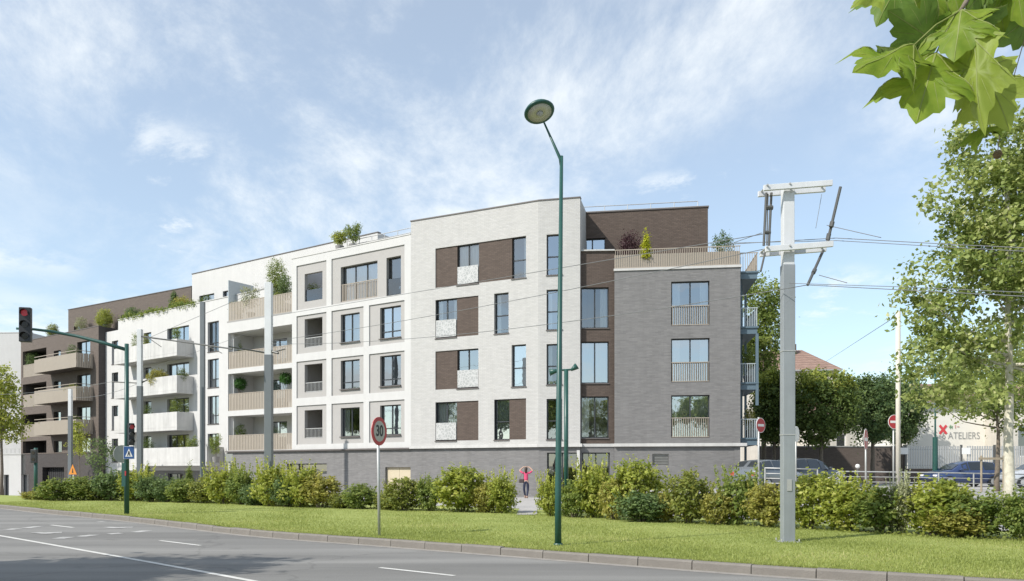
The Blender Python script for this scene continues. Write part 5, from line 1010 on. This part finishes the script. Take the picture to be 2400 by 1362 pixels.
def person(loc, rz, label, pose, top, legs, hairlen, scale=1):
    p = empty('person', loc, rz); tag(p, label, 'person'); p.scale = (scale,)*3
    if pose == 'raised':
        arm = lambda s: [(s*.17,0,1.36),(s*.34,-.03,1.50),(s*.36,-.04,1.52),(s*.17,-.09,1.70),(s*.08,-.10,1.71)]
        legsv = lambda s: [(s*.085,0,.90),(s*.095+(.02 if s > 0 else 0),-.05 if s < 0 else .02,.49),(s*.055,.06 if s < 0 else -.08,.08),(s*.065,-.07 if s < 0 else -.2,.035)]
    else:
        arm = lambda s: [(s*.18,0,1.36),(s*.24,.0,1.20),(s*.25,-.02,1.08),(s*.16,-.20,1.12),(s*.08,-.26,1.14)]
        legsv = lambda s: [(s*.085,0,.90),(s*.10,-.04*s,.49),(s*.10,-.10*s,.08),(s*.10,-.10*s-.13,.035)]
    V = [(0,0,.95),(0,-.01,1.12),(0,0,1.30),(0,.01,1.42),(0,.0,1.47),(0,-.01,1.52),(0,-.015,1.60),(0,-.01,1.68)]; Rr = [(.13,.095),(.105,.085),(.13,.095),(.085,.07),.048,.055,.088,.06]; E_ = [(i,i+1) for i in range(7)]
    hands = []
    for s in (-1,1):
        a = arm(s); i = len(V); V += a; Rr += [.052,.042,.040,.030,.026]; E_ += [(3,i)]+[(i+k,i+k+1) for k in range(4)]; hands.append((Vector(a[-1]), (Vector(a[-1])-Vector(a[-2])).normalized()))
        l = legsv(s); i = len(V); V += l; Rr += [.085,.058,.042,.035]; E_ += [(0,i)]+[(i+k,i+k+1) for k in range(3)]
    skin_mesh('body', p, V, E_, Rr, M['skin'])
    # fingers: five short chains per hand rooted in the palm
    for h, dr in hands:
        side = dr.cross(Vector((0,-1,0))).normalized()
        for k in range(5):
            off = side*(k-2)*.014; ln = (.045,.07,.078,.07,.055)[k]; d2 = (dr+side*(k-2)*(.12 if k else .35)).normalized(); f = MB(); f.tube([h+off, h+off+d2*ln*.6, h+off+d2*ln+Vector((0,.012,-.006))], [.0095,.0085,.006], 6); f.build('finger', M['skin'], p, smooth=True)
    # clothes follow the body a little larger
    V2 = [(0,0,.92),(0,-.01,1.12),(0,0,1.30),(0,.01,1.42)]; R2 = [(.145,.11),(.122,.10),(.145,.108),(.095,.08)]; E2 = [(0,1),(1,2),(2,3)]
    n_ = 3 if pose != 'raised' else 2
    for s in (-1,1): a = arm(s)[:n_]; i = len(V2); V2 += a; R2 += [.064,.056,.052][:n_]; E2 += [(3,i)]+[(i+k,i+k+1) for k in range(n_-1)]
    skin_mesh('top', p, V2, E2, R2, M[top])
    V3 = [(0,0,1.0),(0,0,.93)]; R3 = [(.135,.105),(.142,.112)]; E3 = [(0,1)]
    for s in (-1,1): l = legsv(s)[:3]; i = len(V3); V3 += [l[0],l[1],(l[2][0],l[2][1],.11)]; R3 += [.095,.068,.050]; E3 += [(1,i),(i,i+1),(i+1,i+2)]
    skin_mesh('trousers', p, V3, E3, R3, M[legs])
    for s in (-1,1): l = legsv(s); b = MB(); b.tube([(l[2][0],l[2][1]+.03,.05),(l[3][0],l[3][1],.04)], [.045,.035], 8); b.build('shoe', M['shoe'], p, smooth=True)
    hv = [(0,.02,1.70),(0,.05,1.62),(0,.06,1.52)]+([(0.02,.07,1.36)] if hairlen else []); skin_mesh('hair', p, hv, [(i,i+1) for i in range(len(hv)-1)], [.088,.098,.085]+([.05] if hairlen else []), M['hair'])
    for s in (-1,1): b = MB(); b.tube([(s*.032,-.098,1.615),(s*.032,-.108,1.615)], .012, 8); b.build('eye', M['black'], p)
    b = MB(); b.tube([(0,-.09,1.61),(0,-.118,1.575),(0,-.095,1.568)], [.010,.016,.008], 6); b.build('nose', M['skin'], p); b = MB(); b.box(-.025,.025,-.094,-.088,1.538,1.548); b.build('mouth', M['pink'], p)
    return p
pw = Vector((pxx(1233,41.2),41.2,0)); pw.z = zp(pw.x,pw.y)
try:
    person(pw, R(172), 'woman in pink top and dark jeans with both arms raised to her head', 'raised', 'pink', 'jeans', True, .95)
    b = MB(); b.box(-.13,.13,-.05,.05,0,.20); bag = b.build('shoulder_bag', M['bag'], None, bevel=.03); bag.location = pw+Vector((-.24,-.03,.80)); tag(bag, 'dark shoulder bag hanging at the side of the woman in pink', 'bag'); b = MB(); b.tube([(-.10,0,.19),(.0,-.02,.42),(.10,-.02,.56),(.12,.02,.58),(.12,.03,.19)], .009, 6); b.build('strap', M['bag'], bag)
    pl_ = Vector((pxx(40,75),75,zp(pxx(40,75),75))); person(pl_, R(60), 'person in cream clothes walking past the low wall at far left', 'walk', 'cream', 'cream', False)
except Exception as ex:
    import traceback; traceback.print_exc()

# ------------------------------------------------------------------ plants on roofs and balconies
def onface(F, px, y):
    k = (px-1200)/FPX; p = F.world(0,y,0); t = Vector((math.cos(F.a),math.sin(F.a))); u = (k*p.y-p.x)/(t.x-k*t.y); return p.y+t.y*u
def plant(label, px, d, z0, ytop, wpx, lm, shape='bush', cat='plant', leaf=.07, pot='potgrey', n=1.0, seed=None, ybot=None):
    x = pxx(px,d); w = wpx*d/FPX; h = at(px,ytop,d).z-z0; o = empty('potted_plant', (x,d,z0)); tag(o, label, cat, 'plants on the balconies and roof terraces')
    sd_ = seed or int(px*7+ytop); ph = min(.45, h*.3)
    b = MB(); r = min(.28, w*.28); b.lathe([(r*.75,0),(r,ph),(r*.9,ph),(r*.85,ph-.04)], 14); b.build('pot', M[pot], o)
    if shape == 'bush': bl = [(0,0,ph+(h-ph)*.5,w*.45,w*.4,(h-ph)*.5)]
    elif shape == 'wisp': bl = [(0,0,ph+(h-ph)*.45,w*.35,w*.3,(h-ph)*.4),(w*.2,0,ph+(h-ph)*.75,w*.2,w*.2,(h-ph)*.25),(-w*.25,0,ph+(h-ph)*.6,w*.2,w*.2,(h-ph)*.3)]
    elif shape == 'ball': bl = [(0,0,h-w*.5,w*.47,w*.47,w*.47)]
    elif shape == 'cone': bl = [(0,0,ph+(h-ph)*(.12+.82*t),w*.46*(1-t)+.03,w*.46*(1-t)+.03,(h-ph)*.12) for t in np.linspace(0,1,7)]
    else: bl = [(0,0,h*.72,w*.45,w*.42,h*.27),(w*.12,0,h*.55,w*.36,w*.3,h*.18)]
    tot = int(130*n*max(1,w*1.2)); P, NN, sz, ton, cl = ellcloud(bl, tot, 9, .05+.03*w, leaf*max(1,.6+.4*w), sd_, .25 if shape != 'ball' else .75, .9)
    if shape == 'cone': NN[:,2] += .8
    f = bpy.data.objects.new('foliage', leafcloud('foliage', P, NN, sz, ton, LM[lm])); COL.objects.link(f); f.parent = o
    b = MB(); b.tube([(0,0,ph*.8),(.02,0,h*.6)], [.03,.015], 6)
    for c in cl[:5]: b.tube([(.01,0,h*.35),c], [.014,.004], 5)
    b.build('stem', M['bark'], o); return o
plant('purple leaved shrub on the grey wing terrace', 1475, onface(G,1475,0.9), 12.1, 538, 62, 'purple', 'bush', n=1.4)
plant('bright yellow green columnar conifer on the grey wing terrace', 1514, onface(G,1514,0.3), 12.21, 536, 25, 'yellow', 'cone', leaf=.09, n=4)
plant('dark pine like shrub at the right end of the grey terrace', 1694, onface(G,1694,0.9), 12.1, 541, 58, 'deep', 'bush', n=1.2)
plant('small leafy tree on a steel balcony of the right flank', 1753, 42.2, 6.2, 800, 40, 'mid', 'tree')
plant('yellow green plant on the lowest steel balcony', 1757, 42.2, 3.33, 955, 34, 'gold', 'bush')
plant('tall round topped tree on the upper roof terrace', 649, onface(T,649,2.4), 11.86, 602, 54, 'mid', 'tree', n=2.2)
plant('darker bushy tree beside the framed facade on the terrace', 668, onface(T,668,0.9), 11.86, 640, 40, 'deep', 'tree', n=1.8)
plant('wispy grey green plant on the slatted roof terrace', 588, 54.0, 11.86, 662, 52, 'pale', 'wisp', n=.8)
plant('low pale grass plant at the left of the slatted terrace', 560, onface(T,560,0.9), 11.86, 700, 44, 'pale', 'wisp', n=.8)
plant('low bush at the foot of the dark terrace tree', 655, onface(T,655,0.9), 11.86, 682, 30, 'olive', 'bush')
plant('bonsai like plant in the open frame of the top storey', 734, onface(T,734,0.9), 11.86, 662, 40, 'mid', 'tree', n=1.2)
plant('left feathery plant on the flat roof', 796, 49.8, 15.2, 538, 44, 'lime', 'wisp', leaf=.08, n=1.2)
plant('right feathery plant on the flat roof', 828, 49.4, 15.2, 522, 44, 'mid', 'wisp', leaf=.08, n=1.2)
plant('clipped ball in the middle loggia near its left side', 563, onface(T,563,.7), 5.70, 886, 27, 'ball', 'ball', n=2.2)
plant('clipped ball in the middle loggia near its right side', 670, onface(T,670,.7), 5.70, 873, 27, 'ball', 'ball', n=2.2)
plant('small conifer in the top loggia', 563, onface(T,563,.7), 8.56, 796, 12, 'dark', 'cone', n=1.4)
plant('dark low plant in the lowest loggia', 564, onface(T,564,.7), 2.99, 992, 30, 'dark', 'bush')
# white balcony block
plant('spiky plant on the topmost white balcony', 414, onface(Wf,414,-.95), 10.85, 762, 22, 'mid', 'wisp', n=1.5); plant('left shrub on the topmost white balcony beside the thin mast', 318, onface(Wf,318,-.95), 10.85, 778, 22, 'mid', 'bush'); plant('right shrub on the topmost white balcony beside the thin mast', 342, onface(Wf,342,-.95), 10.85, 780, 18, 'olive', 'bush')
plant('flowering yellow plants along the second white balcony', 372, onface(Wf,372,-.95), 7.93, 866, 60, 'gold', 'bush', n=1.3); plant('dark plant at the right of the second white balcony', 424, onface(Wf,424,-.95), 7.93, 860, 26, 'dark', 'bush')
plant('leafy plant at the right of the third white balcony', 411, onface(Wf,411,-.95), 5.0, 930, 30, 'mid', 'bush'); plant('dark plant left on the third white balcony', 346, onface(Wf,346,-.95), 5.0, 944, 30, 'dark', 'bush')
plant('leafy plant left on the lowest long white balcony', 346, onface(Wf,346,-.95), 2.2, 1022, 34, 'dark', 'bush'); plant('palm like plant in the middle of the lowest white balcony', 452, onface(Wf,452,-.95), 2.2, 1020, 34, 'mid', 'wisp', n=1.5); plant('palm like plant at the right of the lowest white balcony', 506, onface(Wf,506,-.95), 2.2, 1016, 34, 'mid', 'wisp', n=1.5)
plant('young conifer standing below the long white balcony left', 346, 58, zp(pxx(346,58),58), 1078, 26, 'dark', 'cone', leaf=.09, n=2.5); plant('young conifer standing below the long white balcony right', 444, 55, zp(pxx(444,55),55), 1078, 24, 'mid', 'cone', leaf=.09, n=2.5)
plant('round shrub by the penthouse window', 484, onface(Wf,484,.9), 13.9, 690, 34, 'dark', 'bush'); plant('dark conifer on the planted roof edge', 408, onface(Wf,408,.9), 13.9, 672, 36, 'deep', 'cone', leaf=.12, n=3); plant('yellow bush on the planted roof edge', 430, onface(Wf,430,.9), 13.9, 696, 56, 'gold', 'bush', n=2); plant('dark bush at the left of the planted roof edge', 312, onface(Wf,312,.9), 13.9, 719, 44, 'deep', 'bush', n=2)
# trailing planter along the parapet
pl = empty('trailing_planter', Wf.world(4.2,.15,14.94)); tag(pl, 'long strip of trailing plants hanging over the white parapet', 'plant', 'plants on the balconies and roof terraces'); pl.rotation_euler = (0,0,Wf.a)
P, NN, sz, ton, cl = ellcloud([(x,-.05,.05+.12*math.sin(x*1.7),.5,.3,.28) for x in np.arange(0,11.2,.5)], 330, 10, .12, .13, 77, .2); f = bpy.data.objects.new('foliage', leafcloud('foliage', P, NN, sz, ton, LM['mid'])); COL.objects.link(f); f.parent = pl; b = MB(); b.box(-.2,11.2,.12,.4,-.3,.02); b.build('planter_box', M['potgrey'], pl)
# brown block
plant('round topiary on the roof of the brown block', 124, onface(Bf,124,1.2), 14.1, 757, 30, 'olive', 'bush', n=2); plant('pale bush on the brown roof terrace left', 190, onface(Bf,190,1.2), 14.1, 742, 30, 'pale', 'bush', n=1.5); plant('lime bush on the brown roof terrace right', 245, onface(Bf,245,1.2), 14.0, 722, 44, 'lime', 'bush', n=2)
plant('leafy plant on the top slatted balcony', 170, onface(Bf,170,-.8), 11.0, 806, 30, 'deep', 'bush'); plant('big leafy plant in the top brown loggia', 80, onface(Bf,80,.7), 10.9, 822, 40, 'deep', 'bush', n=1.5); plant('yellow plant on the middle slatted balcony', 172, onface(Bf,172,-.8), 8.05, 902, 44, 'olive', 'bush'); plant('plant on the lowest slatted balcony', 172, onface(Bf,172,-.8), 5.1, 972, 34, 'dark', 'bush')
base = Vector((pxx(186,66),66,zp(pxx(186,66),66))); tree('young_tree', 'yellow green young tree in front of the brown block', base, [B_(184,1040,20,36,66,base),B_(180,1010,12,24,66,base)], .07, 60, 26, .2, .16, 'lime', 91, limbs=6)
base = Vector((pxx(240,62),62,zp(pxx(240,62),62))); tree('young_tree', 'grey green young tree right of the yellow green one', base, [B_(238,1060,30,32,62,base),B_(226,1085,20,20,62,base)], .06, 60, 20, .22, .15, 'deep', 92, limbs=8)

# ------------------------------------------------------------------ foreground plane tree branch with large leaves
HALF = [(0,0),(.10,-.035),(.20,-.07),(.31,-.06),(.37,.0),(.50,.05),(.43,.10),(.44,.17),(.36,.22),(.30,.29),(.38,.34),(.43,.41),(.52,.45),(.57,.53),(.66,.60),(.54,.60),(.50,.66),(.42,.64),(.35,.67),(.24,.61),(.25,.70),(.21,.78),(.14,.82),(.10,.91),(0,1.04)]
def leaf_mesh(seed, curl, m1, m2):
    rg = random.Random(seed); out = [(x,y) for x,y in HALF]+[(-x*rg.uniform(.93,1.05),y+rg.uniform(-.02,.02)) for x,y in HALF[-2:0:-1]]
    cx_, cy_ = 0,.36; zf = lambda x,y: -curl*(x*x*1.1)-curl*.7*(y-.35)**2+.03*math.sin(x*9+y*7+seed)+ .035*math.cos(abs(x)*14)
    b = MB(); n = len(out); fr = (0,.34,.67,1)
    b.v.append((cx_,cy_,zf(cx_,cy_)))
    for f in fr[1:]:
        for x,y in out: X,Y = cx_+(x-cx_)*f, cy_+(y-cy_)*f; b.v.append((X,Y,zf(X,Y)))
    for j in range(n): b.f.append((0,1+j,1+(j+1)%n)); b.m.append(0)
    for k in range(2):
        for j in range(n): a0 = 1+k*n; b.f.append((a0+j,a0+n+j,a0+n+(j+1)%n,a0+(j+1)%n)); b.m.append(0)
    for tx,ty,w in ((0,1.0,.011),(.62,.58,.009),(-.62,.58,.009),(.46,.05,.007),(-.46,.05,.007),(.2,.76,.004),(-.2,.76,.004),(.45,.42,.004),(-.45,.42,.004),(.38,.64,.004),(-.38,.64,.004)):
        sx,sy = (0,0) if w > .005 else ((tx*.35,ty*.6)); K = 8
        for sgn in (1,-1):
            for k in range(K):
                p = []; 
                for t_,o_ in ((k/K,-1),((k+1)/K,-1),((k+1)/K,1),(k/K,1)):
                    X,Y = sx+(tx-sx)*t_, sy+(ty-sy)*t_; L_ = math.hypot(tx-sx,ty-sy)+1e-6; nx,ny = -(ty-sy)/L_,(tx-sx)/L_; ww = w*(1-.75*t_); p.append((X+nx*ww*o_,Y+ny*ww*o_,zf(X,Y)+.006*sgn))
                b.quad(*p, 1)
    me = b.mesh('leaf', [m1,m2], True); return me
def frontleaf(name, c1, c2):
    m = leafmat(name, c1, c2, .52, rough=.5); t = m.node_tree; at_ = [n for n in t.nodes if n.type == 'ATTRIBUTE'][0]; cr = [n for n in t.nodes if n.type == 'VALTORGB'][0]
    tcn = N(t,'ShaderNodeTexCoord'); ns = N(t,'ShaderNodeTexNoise'); ns.inputs['Scale'].default_value = 4; ns.inputs['Detail'].default_value = 6; t.links.new(tcn.outputs['Object'],ns.inputs['Vector']); t.links.new(ns.outputs[0],cr.inputs[0]); cr.color_ramp.elements[0].position = .3; cr.color_ramp.elements[1].position = .7; return m
FL = [frontleaf('front_leaf_bright',(.15,.25,.022),(.28,.37,.045)), frontleaf('front_leaf_mid',(.10,.18,.028),(.16,.26,.04)), frontleaf('front_leaf_yellow',(.24,.32,.045),(.32,.40,.07))]
M['vein'] = leafmat('leaf_vein',(.26,.30,.09),(.30,.34,.11),.3)
FM = [leaf_mesh(1,.35,FL[0],M['vein']),leaf_mesh(2,.6,FL[1],M['vein']),leaf_mesh(3,.25,FL[2],M['vein']),leaf_mesh(4,.9,FL[0],M['vein'])]
ft = empty('overhanging_plane_tree', (3.7,1.6,.12)); tag(ft, 'overhanging plane tree branch with large green leaves in top right corner', 'tree'); fo = ft.location
P_ = lambda px,py,d: at(px,py,d)-fo
b = MB(); b.tube([(0,0,-.1),(0,0,1.5),(.05,.02,3.4),(-.05,.05,5.5),(0,0,8)], [.24,.20,.18,.13,.06], 14); b.build('trunk', M['pale_bark'], ft, smooth=True)
b = MB(); b.tube([(.03,.02,3.3),(-.8,.25,3.75),(-1.5,.5,3.65),P_(2420,-150,2.3),P_(2300,-60,2.25)], [.09,.06,.04,.02,.010], 8); b.tube([P_(2420,-150,2.3),P_(2410,60,2.35),P_(2425,200,2.4)], [.012,.008,.005], 6); b.tube([P_(2300,-60,2.25),P_(2262,8,2.2),P_(2250,26,2.2)], [.009,.006,.0045], 6); b.tube([P_(2300,-60,2.25),P_(2180,-70,2.2),P_(2080,-60,2.2)], [.008,.006,.004], 6); b.build('branch', M['bark'], ft, smooth=True)
LV = [(2138,110,2006,158,.75,2.2,2.1,0,50),(2192,130,2150,276,.86,2.22,2.12,0,0),(2200,104,2092,30,.95,2.25,2.2,1,0),(2254,26,2236,136,1.0,2.2,2.15,0,8),(2262,30,2338,124,.9,2.24,2.3,1,-10),(2284,92,2302,306,.46,2.16,2.12,2,20),(2302,158,2366,300,.86,2.2,2.16,2,-15),(2345,288,2228,334,.24,2.25,2.3,3,70),(2112,-45,2060,42,.9,2.3,2.25,1,10),(2075,-30,1998,12,.6,2.2,2.15,2,40),(2440,20,2346,92,1.0,2.4,2.35,1,0),(2195,-45,2152,34,.9,2.32,2.28,3,0),(2310,-62,2300,20,1.0,2.32,2.3,1,0),(2380,-55,2398,60,1.0,2.28,2.28,0,20),(2255,28,2190,70,.9,2.3,2.34,1,15),(2262,28,2300,60,.9,2.3,2.36,3,10),(2230,-40,2250,40,.9,2.3,2.3,0,0),(2340,-50,2350,60,1,2.36,2.34,3,0)]
stems = MB()
for (bx,by,tx,ty,wf,db,dt,mi,roll) in LV:
    a, c = at(bx,by,db), at(tx,ty,dt); Y = (c-a); ln = Y.length; Y.normalize(); vw = (Vector((0,0,ZC))-a).normalized(); Z = (vw-Y*vw.dot(Y)).normalized(); Z = (Matrix.Rotation(R(roll),3,Y) @ Z); Z = (Z+Vector((-.25,-.1,.35))*.35); Z = (Z-Y*Z.dot(Y)).normalized(); X = Y.cross(Z)
    o = bpy.data.objects.new('leaf', FM[mi]); COL.objects.link(o); o.parent = ft; mt = Matrix((X*ln*wf*1.05,Y*ln,Z*ln*.9)).transposed().to_4x4(); mt.translation = a-fo; o.matrix_local = mt
    near = min([P_(2250,26,2.2),P_(2180,-70,2.2),P_(2080,-60,2.2),P_(2410,60,2.35),P_(2420,180,2.4),P_(2300,-60,2.25)], key=lambda q: (q-(a-fo)).length); p = a-fo; stems.tube([near, near.lerp(p,.5)+Vector((0,0,.012)), p], [.0028,.0022,.0022], 5)
stems.build('leaf_stalk', M['vein'], ft, smooth=True)
b = MB(); q = P_(2338,362,2.6); b.v = []; b.lathe([(.001,-.015),(.010,-.011),(.015,0),(.010,.011),(.001,.015)], 12); M['seed'] = mat('seed_ball_brown', (.17,.115,.05), .9, noise=.3, nscale=60, bump=.8, bscale=150); s_ = b.build('seed_ball', M['seed'], ft, smooth=True); s_.location = q; b = MB(); b.tube([q,P_(2345,290,2.5),P_(2410,60,2.35)], .0014, 5); b.build('seed_stalk', M['wood'], ft)
P, NN, sz, ton, cl = ellcloud([(.4,-.3,7.2,2.2,2.2,1.8),(1.2,.2,6.2,1.8,1.8,1.2)], 160, 30, .3, .2, 99, .4); o = bpy.data.objects.new('crown', leafcloud('crown', P, NN, sz, ton, LM['plane'])); COL.objects.link(o); o.parent = ft
